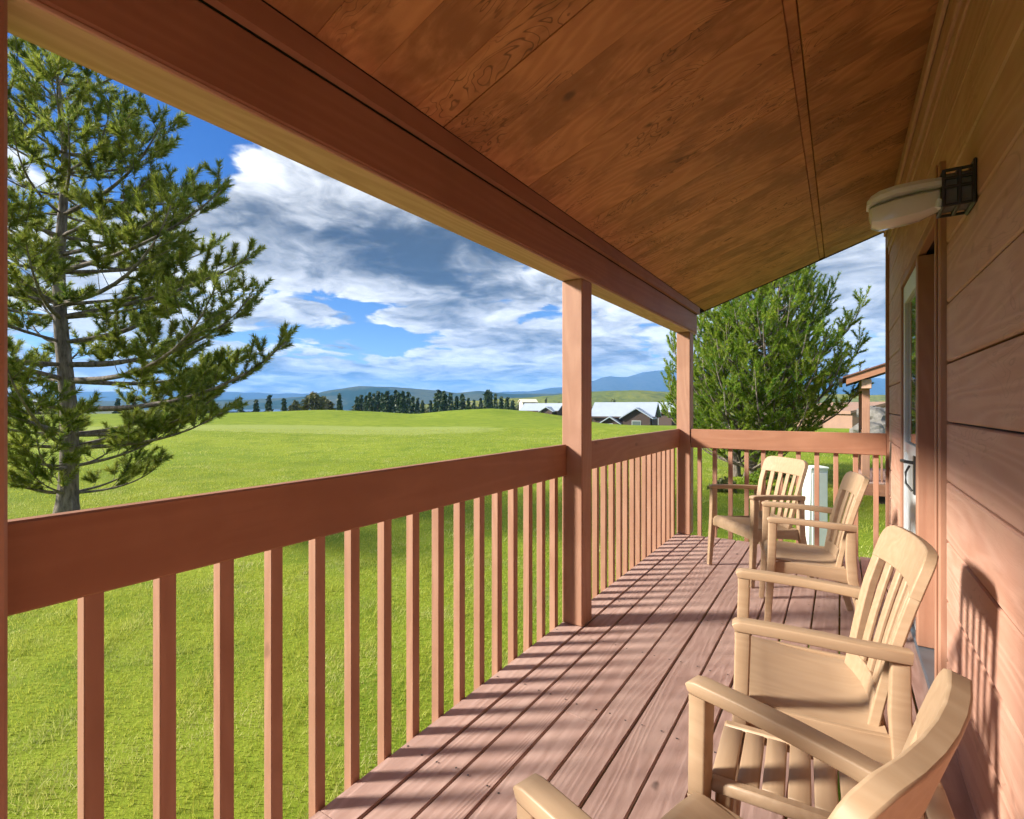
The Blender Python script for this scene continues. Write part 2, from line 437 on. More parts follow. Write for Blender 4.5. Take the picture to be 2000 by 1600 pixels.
class MB:
    """collects chamfered boxes, sweeps and polygons into one mesh"""
    def __init__(s): s.v = []; s.f = []
    def add(s, vs, fs):
        o = len(s.v); s.v += [tuple(v) for v in vs]; s.f += [tuple(i + o for i in f) for f in fs]; return s
    def box(s, x0, x1, y0, y1, z0, z1, b=0.004, M=None):
        bm = bmesh.new(); bmesh.ops.create_cube(bm, size=1)
        for v in bm.verts:
            v.co = Vector(((x0 + x1) / 2 + v.co.x * (x1 - x0), (y0 + y1) / 2 + v.co.y * (y1 - y0), (z0 + z1) / 2 + v.co.z * (z1 - z0)))
        if b: bmesh.ops.bevel(bm, geom=bm.edges[:], offset=b, segments=1, affect='EDGES', profile=0.5)
        if M is not None: bm.transform(M)
        bm.verts.index_update()
        s.add([v.co.copy() for v in bm.verts], [[v.index for v in f.verts] for f in bm.faces]); bm.free(); return s
    def prism(s, pts, axis, a, b_):
        """polygon pts (2D) extruded along axis from a to b_"""
        n = len(pts)
        def P3(p, w): return {0: (w, p[0], p[1]), 1: (p[0], w, p[1]), 2: (p[0], p[1], w)}[axis]
        vs = [P3(p, a) for p in pts] + [P3(p, b_) for p in pts]
        fs = [list(range(n))[::-1], list(range(n, 2 * n))] + [[i, (i + 1) % n, n + (i + 1) % n, n + i] for i in range(n)]
        return s.add(vs, fs)
    def sweep(s, path, size, up=(0, 0, 1), ch=0.25, cap=True):
        """rounded rectangular section swept along path; size = list of (width, thickness)"""
        n = len(path); P_ = [Vector(p) for p in path]; rings = []
        if isinstance(up[0], (int, float)): up = [up] * n
        for i in range(n):
            tg = (P_[min(i + 1, n - 1)] - P_[max(i - 1, 0)]).normalized()
            u = Vector(up[i]); side = tg.cross(u).normalized(); u = side.cross(tg).normalized()
            w, h = size[i] if isinstance(size, list) else size
            w /= 2; h /= 2; c = min(w, h) * ch * 2
            c1 = c * 0.3
            sec = [(-w, -h + c), (-w + c1, -h + c1), (-w + c, -h), (w - c, -h), (w - c1, -h + c1), (w, -h + c),
                   (w, h - c), (w - c1, h - c1), (w - c, h), (-w + c, h), (-w + c1, h - c1), (-w, h - c)]
            rings.append([P_[i] + side * a + u * bb for a, bb in sec])
        k = 12; vs = [v for r_ in rings for v in r_]; fs = []
        for i in range(n - 1):
            for j in range(k):
                fs.append([i * k + j, i * k + (j + 1) % k, (i + 1) * k + (j + 1) % k, (i + 1) * k + j])
        if cap: fs += [list(range(k))[::-1], [(n - 1) * k + j for j in range(k)]]
        return s.add(vs, fs)
    def tube(s, path, rad, k=8):
        n = len(path); P_ = [Vector(p) for p in path]; vs = []; fs = []
        for i in range(n):
            tg = (P_[min(i + 1, n - 1)] - P_[max(i - 1, 0)]).normalized()
            a = tg.orthogonal().normalized() if abs(tg.z) < 0.9 else Vector((1, 0, 0)); a = (a - tg * a.dot(tg)).normalized(); c = tg.cross(a)
            r_ = rad[i] if isinstance(rad, (list, tuple)) else rad
            for j in range(k):
                th = 2 * math.pi * j / k
                vs.append(P_[i] + (a * math.cos(th) + c * math.sin(th)) * r_)
        for i in range(n - 1):
            for j in range(k): fs.append([i * k + j, i * k + (j + 1) % k, (i + 1) * k + (j + 1) % k, (i + 1) * k + j])
        fs += [list(range(k))[::-1], [(n - 1) * k + j for j in range(k)]]
        return s.add(vs, fs)
    def build(s, name, material, parent=None, smooth=False, origin=None, angle=35):
        off = Vector(origin) if origin is not None else Vector((0, 0, 0))
        me = bpy.data.meshes.new(name)
        me.from_pydata([tuple(Vector(v) - off) for v in s.v], [], s.f); me.update()
        bm = bmesh.new(); bm.from_mesh(me); bmesh.ops.recalc_face_normals(bm, faces=bm.faces); bm.to_mesh(me); bm.free()
        if smooth:
            me.polygons.foreach_set('use_smooth', [True] * len(me.polygons))
            try: me.set_sharp_from_angle(angle=R(angle))
            except Exception: pass
        me.materials.append(MATS[material])
        o = bpy.data.objects.new(name, me); COL.objects.link(o)
        if parent is not None: o.parent = parent
        return o

def copy_tree(o, parent=None):
    c = o.copy(); COL.objects.link(c); c.parent = parent
    for ch in [x for x in bpy.data.objects if x.parent == o]:
        copy_tree(ch, c)
    return c

# ------------------------------------------------------------------ terrain
LOW = np.array([(0, -1.08), (6, -1.02), (12, -0.85), (20, -0.66), (30, -0.46), (40, -0.30), (55, -0.25), (75, -0.6), (100, -2.5), (130, -5),
                (200, -7.5), (400, -9), (800, -11), (20000, -14)])
CREST_PX = np.array([(-400, 806), (300, 806), (545, 803), (640, 801), (740, 804), (810, 808), (880, 802), (960, 799), (1040, 804), (1100, 812), (1150, 823),
                     (1260, 846), (1400, 862), (1700, 868)])
CREST_AZ = np.degrees(np.arctan((CREST_PX[:, 0] - 1000) / 1000))
CREST_Z = EYE - (CREST_PX[:, 1] - HORIZON) / 1000 * 68
def height(x, y):
    x = np.asarray(x, float); y = np.asarray(y, float)
    r = x * CS + y * SN; d = -x * SN + y * CS
    rho = np.hypot(x, y); a = np.degrees(np.arctan2(r, d))
    z = np.interp(rho, LOW[:, 0], LOW[:, 1])
    cz = np.interp(a, CREST_AZ, CREST_Z, left=CREST_Z[0], right=CREST_Z[-1])
    w = np.where(rho < 68, np.exp(-((rho - 68) / 12.0) ** 2), np.exp(-((rho - 68) / 26.0) ** 2))
    z = z + w * (cz + 0.45)
    z = z + 0.16 * np.sin(r * 0.11 + 0.8 * np.sin(d * 0.07)) * np.sin(d * 0.33 + 0.5) * np.clip((rho - 9) / 14, 0, 1) * np.clip((60 - rho) / 20, 0, 1)
    z = z + 0.10 * np.sin(x * 0.23 + 1.1) * np.sin(y * 0.19 + 0.4) * np.clip((rho - 5) / 20, 0, 1)
    return z
def hgt(x, y): return float(height(x, y))

radii = np.concatenate((np.linspace(0.5, 12, 24), np.geomspace(12.6, 130, 70), np.geomspace(140, 16000, 34)))
NA = 360
th = np.linspace(0, 2 * np.pi, NA, endpoint=False)
gx = np.concatenate(([0.0], (radii[:, None] * np.cos(th)[None]).ravel()))
gy = np.concatenate(([0.0], (radii[:, None] * np.sin(th)[None]).ravel()))
gv = np.stack((gx, gy, height(gx, gy)), 1)
fl = []; sz = []
for j in range(NA): fl += [0, 1 + j, 1 + (j + 1) % NA]; sz.append(3)
i_, j_ = np.meshgrid(np.arange(len(radii) - 1), np.arange(NA), indexing='ij')
q = np.stack((1 + i_ * NA + j_, 1 + (i_ + 1) * NA + j_, 1 + (i_ + 1) * NA + (j_ + 1) % NA, 1 + i_ * NA + (j_ + 1) % NA), -1).reshape(-1, 4)
me = np_mesh('ground', gv, np.concatenate((np.array(fl), q.ravel())), np.concatenate((np.array(sz), np.full(len(q), 4))), True)
g = link('ground', me, material='lawn')
tag(g, 'rolling green golf lawn rising to a mound beyond the balcony', 'lawn', kind='structure')

# lake on the plain
pts = []
for k in range(48):
    a = 2 * math.pi * k / 48
    c = W(-430 + 300 * math.cos(a) * (1 + 0.12 * math.sin(3 * a)), 1300 + 420 * math.sin(a), -7.4)
    pts.append(c)
mb = MB(); mb.add(pts, [list(range(48))])
tag(mb.build('lake', 'lake_water'), 'blue lake glimpsed between the conifers behind the mound', 'lake', kind='structure')

def ridge(name, d, depth, pts, material, label, rough=0.0, base=-16, seed=0):
    xs = np.array([p[0] for p in pts], float); ys = np.array([p[1] for p in pts], float)
    cols = np.linspace(xs[0], xs[-1], 260); top = np.interp(cols, xs, ys)
    rows = np.linspace(-1, 1, 15); vs = []
    for i, rw in enumerate(rows):
        for cx, ty in zip(cols, top):
            u = (cx - 1000) / 1000
            zt = EYE + (HORIZON - ty) / 1000 * d
            n = mnoise.fractal(Vector((cx * 0.021 + seed, rw * 1.7, seed)), 1.0, 2.0, 5)
            f = (1 - abs(rw) ** 1.35)
            z = base + (zt - base) * f + rough * n * (0.25 + f)
            dd = d + rw * depth + 0.15 * depth * mnoise.noise(Vector((cx * 0.012, seed, 3.1)))
            vs.append(W(u * d, dd, z))
    nC = len(cols); fs = []
    for i in range(len(rows) - 1):
        for j in range(nC - 1): fs.append([i * nC + j, i * nC + j + 1, (i + 1) * nC + j + 1, (i + 1) * nC + j])
    mb = MB(); mb.add(vs, fs)
    o = mb.build(name, material, smooth=True, angle=180)
    return tag(o, label, 'hill' if 'mount' not in name else 'mountain', kind='structure')

ridge('hill', 2300, 420, [(-900, 786), (200, 783), (480, 781), (600, 774), (640, 763), (700, 754), (770, 756), (860, 763), (890, 768), (935, 763), (1000, 770), (1100, 768),
      (1300, 772), (2000, 776)], 'forest_hill', 'low forested hill with a long flat top across the lake', 3.0, seed=2)
ridge('hill', 900, 180, [(700, 800), (900, 784), (1050, 775), (1150, 765), (1230, 762), (1300, 765), (1500, 768), (1900, 775), (2300, 785)], 'meadow_hill',
      'yellow green meadow slope behind the metal roofed houses', 1.2, seed=5)
ridge('mountain', 5600, 1100, [(-1500, 770), (0, 768), (300, 764), (520, 768), (700, 769), (900, 768), (1040, 764), (1100, 756), (1155, 744), (1185, 734), (1215, 739), (1260, 727), (1310, 720), (1400, 716),
      (1500, 722), (1600, 726), (1660, 731), (1720, 738), (1900, 742), (2600, 760)], 'mountain', 'blue mountain range on the horizon behind the houses', 14, base=-60, seed=9)

# ------------------------------------------------------------------ the balcony
WALL = 0.36          # face of the house wall
EDGE = -1.415        # outer edge of the deck boards
YN, YF = -2.45, 5.36
dk = empty('deck', (0, 0, 0))
tag(dk, 'weathered pinkish brown balcony deck of long boards with dark gaps', 'deck', kind='structure')
xb = -1.277 - 0.1413
k = 0
while xb < WALL + 0.02:
    x1 = min(xb + 0.1413, WALL + 0.06)
    if x1 - xb > 0.03:
        jy = rng.normal(0, 0.004); jz = rng.normal(0, 0.0012)
        segs = [(YN, YF)] if k % 3 else [(YN, 1.05 + 0.9 * (k % 2)), (1.054 + 0.9 * (k % 2), YF)]
        for (a, b2) in segs:
            bm = bmesh.new(); bmesh.ops.create_cube(bm, size=1)
            w = (x1 - xb) - 0.0085
            L = b2 - a
            bmesh.ops.subdivide_edges(bm, edges=[e for e in bm.edges if abs((e.verts[0].co - e.verts[1].co).y) > 0.5], cuts=9)
            cup = rng.normal(0, 0.0008)
            for v in bm.verts:
                yy = (a + b2) / 2 + v.co.y * L
                wob = 0.0011 * math.sin(yy * 2.1 + k) + 0.0007 * math.sin(yy * 5.3 + 2 * k)
                v.co = Vector(((xb + x1) / 2 + v.co.x * w + wob, yy + jy, -0.019 + v.co.z * 0.038 + jz + wob * 0.7))
            bmesh.ops.bevel(bm, geom=[e for e in bm.edges if abs((e.verts[0].co - e.verts[1].co).y) > 0.2], offset=0.0035, segments=2, affect='EDGES')
            me = bpy.data.meshes.new('plank'); bm.to_mesh(me); bm.free()
            link('plank', me, dk, material='deck_board')
    xb = x1; k += 1
mb = MB()
for yj in np.arange(YN + 0.2, YF, 0.61): mb.box(EDGE + 0.03, WALL + 0.05, yj, yj + 0.04, -0.24, -0.041, 0)
mb.box(EDGE - 0.002, EDGE + 0.036, YN, YF, -0.25, -0.041, 0)
mb.box(EDGE + 0.04, WALL + 0.05, YF - 0.04, YF - 0.002, -0.25, -0.041, 0)
mb.build('joist_frame', 'paint_y', dk)

mb = MB()
for yj in np.arange(YN + 0.22, YF, 0.61):
    for q_ in range(12):
        for e_ in (0.03, 0.11):
            xx = -1.418 + q_ * 0.1413 + e_ + rng.normal(0, 0.004); yy = yj + rng.normal(0, 0.006)
            mb.add([(xx + 0.0045 * math.cos(a_ * 1.0472), yy + 0.0045 * math.sin(a_ * 1.0472), 0.0022) for a_ in range(6)], [list(range(6))])
tag(mb.build('nail_heads', 'black_metal', dk), kind='stuff')
PI_, PO = -1.275, -1.412      # inner and outer post faces
POSTS = [(-2.37, -2.23), (0.150, 0.290), (2.755, 2.895), (5.315, 5.455)]
roof = empty('balcony_roof', (PI_, 0, 0))
tag(roof, 'brown timber balcony roof with sloping boarded ceiling, beam and posts', 'roof')
def rp(mb, name, material, smooth=False):
    return mb.build(name, material, roof, smooth, origin=(PI_, 0, 0))
BEAM0, BEAM1 = 2.055, 2.262
for (a, b2) in POSTS:
    rp(MB().box(PO, PI_ - 0.003, a, b2, 0.003 if a > 5 else 0.002, BEAM0 - 0.002, 0.006), 'post', 'paint_z')
rp(MB().box(PO - 0.008, PI_, YN - 0.3, 5.60, BEAM0 + 0.014, BEAM1, 0.006), 'beam', 'paint_y')
rp(MB().box(PO - 0.006, PI_ - 0.002, YN - 0.3, 5.597, BEAM0, BEAM0 + 0.0135, 0.003), 'soffit_board', 'raw_timber')
SL = 0.36                                              # roof slope
def zc(x): return 2.33 + SL * (x - PI_)               # underside of the ceiling boards
rp(MB().prism([(PI_ + 0.0, BEAM1 + 0.003), (PI_ + 0.028, BEAM1 + 0.003), (PI_ + 0.028, zc(PI_ + 0.028) - 0.002), (PI_, zc(PI_) - 0.002)], 1, YN - 0.3, 5.598), 'trim', 'paint_y')
RY0, RY1 = -2.75, 5.83
ang = math.atan(SL)
# ceiling boards, run up the slope in two courses either side of the batten strip
BX = -0.15
def slope_board(name, x0, x1, y0, y1, t0, t1, material, b=0.0015):
    """board on the slope: t0..t1 = depth above the ceiling plane"""
    L = (x1 - x0) / math.cos(ang)
    M = Matrix.Translation((x0, 0, zc(x0))) @ Matrix.Rotation(-ang, 4, 'Y')
    mb = MB().box(0, L, y0, y1, t0, t1, b, M)
    return rp(mb, name, material)
yb = RY0; k = 0
while yb < RY1 - 0.01:
    w = 0.2035
    seam = abs(yb + w - 1.47) < 0.11
    y1 = min(1.47 if seam else yb + w, RY1)
    gap = 0.004 if seam else 0.0007
    jit = rng.normal(0, 0.0005, 2)
    slope_board('ceiling_board', PI_ + 0.030, BX - 0.024, yb + 0.0002, y1 - gap, jit[0], 0.018, 'ceiling_board', 0.0008)
    slope_board('ceiling_board', BX + 0.022, WALL + 0.03, yb + 0.0002, y1 - gap, jit[1], 0.018, 'ceiling_board', 0.0008)
    yb = y1; k += 1
slope_board('batten', BX - 0.021, BX + 0.019, RY0, RY1 - 0.006, 0.006, 0.024, 'ceiling_board', 0.003)
# closed roof above the boards
rp(MB().prism([(-1.60, zc(-1.60) + 0.03), (0.9, zc(0.9) + 0.03), (0.9, zc(0.9) + 0.16), (-1.60, zc(-1.60) + 0.16)], 1, RY0, RY1 - 0.02), 'roof_deck', 'dark_backing')
rp(MB().prism([(-1.66, zc(-1.66) + 0.164), (0.9, zc(0.9) + 0.164), (0.9, zc(0.9) + 0.18), (-1.66, zc(-1.66) + 0.18)], 1, RY0 - 0.05, RY1 + 0.03), 'shingles', 'shingle_roof')
rp(MB().prism([(-1.605, zc(-1.605) - 0.0), (-1.58, zc(-1.58) - 0.0), (-1.58, zc(-1.58) + 0.026), (-1.605, zc(-1.605) + 0.026)], 1, RY0, RY1 - 0.02), 'fascia', 'paint_y')
rp(MB().prism([(-1.60, zc(-1.60) - 0.004), (WALL + 0.02, zc(WALL + .02) - 0.004), (WALL + 0.02, zc(WALL + 0.02) + 0.03), (-1.60, zc(-1.60) + 0.03)], 1, RY1 - 0.019, RY1 + 0.012), 'barge_board', 'dark_backing')

# side railing
RT, RB = 1.072, 0.886
RXI, RXO = -1.378, -1.416
rail = empty('balcony_railing', (RXI, 0, 0))
tag(rail, 'long brown side railing with wide top board and square balusters', 'railing')
for i in range(3):
    a, b2 = POSTS[i][1] + 0.002, POSTS[i + 1][0] - 0.002
    MB().box(RXO, RXI, a, b2, RB, RT, 0.005).build('rail_board', 'paint_y', rail, origin=(RXI, 0, 0))
bal = MB().box(-0.019, 0.019, -0.019, 0.019, -0.22, RB + 0.12, 0.002).build('baluster', 'paint_z', rail)
first = True
for i in range(3):
    y = POSTS[i][1] + (0.075, 0.173, 0.125)[i]
    while y < POSTS[i + 1][0] - 0.04:
        o = bal if first else bal.copy()
        if not first: COL.objects.link(o); o.parent = rail
        o.location = (-1.4375 - RXI + rng.normal(0, 0.0008), y + rng.normal(0, 0.002), 0)
        o.rotation_euler = (0, 0, rng.normal(0, 0.02)); first = False
        y += 0.149
# end railing
er = empty('end_railing', (-0.46, 5.33, 0))
tag(er, 'short brown end railing behind the two far chairs', 'railing')
MB().box(PI_ + 0.002, WALL - 0.034, 5.325, 5.363, RB, RT, 0.005).build('rail_board', 'paint_x', er, origin=(-0.46, 5.33, 0))
o0 = None
for i, x in enumerate(np.arange(PI_ + 0.075, WALL - 0.05, 0.1455)):
    if o0 is None:
        o = o0 = MB().box(-0.019, 0.019, -0.019, 0.019, -0.22, RB + 0.1, 0.002).build('baluster', 'paint_z', er)
    else:
        o = o0.copy(); COL.objects.link(o); o.parent = er
    o.location = (x + 0.46, 5.3835 - 5.33, 0); o.rotation_euler = (0, 0, rng.normal(0, 0.02))

# ------------------------------------------------------------------ house wall with door
hw = empty('house_wall', (WALL, 0, 0))
tag(hw, 'brown house wall of wide horizontal siding boards beside the deck', 'wall')
def hp(mb, name, material, parent=hw, smooth=False):
    o = mb.build(name, material, parent, smooth, origin=(WALL, 0, 0)); return o
D0, D1, DT = 2.79, 4.33, 2.10
zs = np.arange(0.035 - 0.24, 3.2, 0.24)
def siding(y0, y1, zlo=-0.3, zhi=2.86):
    for z in zs:
        a, b2 = max(z, zlo), min(z + 0.24, zhi)
        if b2 - a < 0.03: continue
        j = rng.normal(0, 0.0006)
        prof = [(WALL + 0.022, a + 0.0035), (WALL + 0.006 + j, a + 0.0035), (WALL + j, a + 0.010), (WALL + j, b2 - 0.008), (WALL + 0.006 + j, b2 - 0.0035), (WALL + 0.022, b2 - 0.0035)]
        hp(MB().prism(prof, 1, y0, y1), 'siding_board', 'siding_board')
siding(-2.8, D0 - 0.102)
siding(D1 + 0.062, 5.62)
siding(D0 - 0.098, D1 + 0.058, DT + 0.062)
hp(MB().box(WALL + 0.023, WALL + 0.20, -2.8, D0 - 0.004, -1.3, 2.96, 0), 'wall_backing', 'dark_backing')
hp(MB().box(WALL + 0.023, WALL + 0.20, D1 + 0.004, 5.60, -1.3, 2.96, 0), 'wall_backing', 'dark_backing')
hp(MB().box(WALL + 0.0235, WALL + 0.20, D0 - 0.003, D1 + 0.003, DT + 0.02, 2.96, 0), 'wall_backing', 'dark_backing')
hp(MB().box(WALL - 0.024, WALL + 0.02, 5.60, 5.66, -1.2, 2.86, 0.003), 'corner_board', 'paint_z')
# frieze boards under the ceiling
hp(MB().box(WALL - 0.020, WALL + 0.02, RY0, 5.60, 2.70, 2.885, 0.003), 'frieze_board', 'siding_board')
hp(MB().box(WALL - 0.040, WALL - 0.022, RY0, 5.60, 2.80, 2.875, 0.003), 'frieze_board', 'siding_board')
hp(MB().box(WALL - 0.008, WALL + 0.02, RY0, 5.60, 2.64, 2.697, 0.003), 'frieze_board', 'siding_board')
# door casing and opening
hp(MB().box(WALL - 0.022, WALL + 0.022, D0 - 0.09, D0 - 0.004, 0.10, 2.30, 0.005), 'door_casing', 'paint_z')
hp(MB().box(WALL - 0.030, WALL - 0.0225, D0 - 0.055, D0 - 0.03, 0.10, 2.30, 0.002), 'casing_bead', 'paint_z')
hp(MB().box(WALL - 0.016, WALL + 0.022, D0 - 0.003, D1 + 0.057, DT + 0.004, DT + 0.058, 0.004), 'door_head', 'paint_y')
hp(MB().box(WALL - 0.016, WALL + 0.022, D1 + 0.004, D1 + 0.058, 0.02, DT + 0.003, 0.004), 'door_casing', 'paint_z')
hp(MB().box(WALL - 0.018, WALL + 0.14, 3.44, 3.52, 0.032, DT - 0.002, 0.004), 'door_post', 'paint_z')
hp(MB().box(WALL - 0.022, WALL + 0.16, D0 + 0.003, D1 + 0.003, 0.002, 0.030, 0.004), 'door_sill', 'sill_metal')
dn = MB().box(WALL + 0.10, WALL + 0.145, D0 + 0.003, 3.437, 0.031, DT - 0.002, 0.003)
hp(dn, 'inner_door', 'paint_z')
gd = hp(MB().box(WALL - 0.004, WALL + 0.04, 3.525, 3.60, 0.032, DT - 0.004, 0.003).box(WALL - 0.004, WALL + 0.04, 4.255, 4.325, 0.032, DT - 0.004, 0.003)
        .box(WALL - 0.0035, WALL + 0.039, 3.601, 4.254, 0.032, 0.30, 0.003).box(WALL - 0.0035, WALL + 0.039, 3.601, 4.254, 1.98, DT - 0.004, 0.003)
        .box(WALL - 0.0035, WALL + 0.039, 3.601, 4.254, 1.00, 1.07, 0.003), 'glass_door', 'white_vinyl')
hp(MB().box(WALL + 0.012, WALL + 0.020, 3.602, 4.253, 1.071, 1.979, 0), 'pane', 'window_glass', gd).location = (0, 0, 0)
hp(MB().box(WALL + 0.010, WALL + 0.022, 3.602, 4.253, 0.301, 0.999, 0), 'lower_panel', 'white_vinyl', gd).location = (0, 0, 0)
hd = MB().box(WALL - 0.014, WALL - 0.005, 3.64, 3.70, 0.80, 1.02, 0.003).sweep([(WALL - 0.012, 3.67, 0.98), (WALL - 0.05, 3.67, 0.985), (WALL - 0.058, 3.72, 0.985), (WALL - 0.056, 3.80, 0.98)], (0.018, 0.018))
hd.sweep([(WALL - 0.03, 3.69, 0.96), (WALL - 0.045, 3.71, 0.92), (WALL - 0.045, 3.70, 0.86), (WALL - 0.02, 3.67, 0.82)], (0.010, 0.010))
hp(hd, 'handle', 'black_metal', gd)
hp(MB().box(WALL + 0.2, WALL + 4, -2.8, 5.6, -1.3, -1.25, 0), 'foundation', 'dark_backing')
hp(MB().box(WALL + 0.205, WALL + 0.30, D0 - 0.3, D1 + 0.3, -0.1, 2.4, 0), 'room_backing', 'interior_dark')

# ------------------------------------------------------------------ wall lamp
LY, LZ = 2.20, 2.005
lp = empty('wall_lamp', (WALL, LY, LZ))
tag(lp, 'grey wall lamp with black caged base high beside the door', 'lamp')
def lpp(mb, name, material, smooth=False): return mb.build(name, material, lp, smooth, origin=(WALL, LY, LZ))
x0, x1 = WALL - 0.082, WALL - 0.001
lpp(MB().box(x0, x1, LY - 0.052, LY + 0.052, LZ - 0.052, LZ + 0.048, 0.008), 'base_box', 'lamp_box')
cg = MB()
for xx in (x0 + 0.002, (x0 + x1) / 2, x1 - 0.006):
    for (a, b2) in (((LY - 0.058, LZ - 0.058), (LY + 0.058, LZ - 0.058)), ((LY + 0.058, LZ - 0.058), (LY + 0.058, LZ + 0.054)), ((LY + 0.058, LZ + 0.054), (LY - 0.058, LZ + 0.054)), ((LY - 0.058, LZ + 0.054), (LY - 0.058, LZ - 0.058))):
        cg.sweep([(xx, *a), (xx, *b2)], (0.010, 0.010), up=(1, 0, 0))
for a in ((LY - 0.058, LZ - 0.058), (LY + 0.058, LZ - 0.058), (LY + 0.058, LZ + 0.054), (LY - 0.058, LZ + 0.054), (LY - 0.0585, LZ), (LY - 0.0585, LZ + 0.028)):
    cg.sweep([(x0 - 0.002, *a), (x1, *a)], (0.009, 0.009))
lpp(cg, 'cage', 'black_metal')
lpp(MB().box(x1 - 0.008, x1 + 0.0005, LY - 0.068, LY + 0.068, LZ - 0.066, LZ + 0.076, 0.003), 'back_plate', 'black_metal')
# head: a rounded box tapering outwards, opaque cap above and a ribbed lens below
def head(zlo, zhi, grow, xs):
    vs = []; fs = []; n = len(xs); kk = 12
    for i, (xx, w, lo, hi) in enumerate(xs):
        w = w * grow
        sec = []
        for j in range(kk):
            a = 2 * math.pi * j / kk
            sx = math.copysign(abs(math.cos(a)) ** 0.55, math.cos(a)); sz_ = math.copysign(abs(math.sin(a)) ** 0.55, math.sin(a))
            sec.append((xx, LY + sx * w, (lo + hi) / 2 + sz_ * (hi - lo) / 2))
        vs += sec
    for i in range(n - 1):
        for j in range(kk): fs.append([i * kk + j, i * kk + (j + 1) % kk, (i + 1) * kk + (j + 1) % kk, (i + 1) * kk + j])
    fs += [list(range(kk)), [(n - 1) * kk + j for j in range(kk)]]
    return MB().add(vs, fs)
hx = x0 - 0.001
cap = [(hx, 0.048, LZ + 0.012, LZ + 0.046), (hx - 0.05, 0.058, LZ + 0.010, LZ + 0.047), (hx - 0.12, 0.062, LZ + 0.004, LZ + 0.044), (hx - 0.165, 0.060, LZ - 0.006, LZ + 0.036),
       (hx - 0.188, 0.052, LZ - 0.012, LZ + 0.024), (hx - 0.200, 0.036, LZ - 0.010, LZ + 0.010)]
lpp(head(0, 0, 1, cap), 'lamp_head', 'lamp_grey', True)
lens = [(hx - 0.004, 0.040, LZ - 0.056, LZ + 0.011), (hx - 0.05, 0.052, LZ - 0.074, LZ + 0.009), (hx - 0.12, 0.056, LZ - 0.084, LZ + 0.003), (hx - 0.165, 0.054, LZ - 0.086, LZ - 0.007),
        (hx - 0.186, 0.046, LZ - 0.076, LZ - 0.013), (hx - 0.194, 0.030, LZ - 0.045, LZ - 0.016)]
lpp(head(0, 0, 1, lens), 'lamp_lens', 'lamp_lens', True)
lpp(MB().tube([(x0 - 0.004, LY - 0.03, LZ - 0.03), (x0 - 0.012, LY - 0.032, LZ - 0.055)], [0.016, 0.012], 10), 'light_sensor', 'white_vinyl', True)

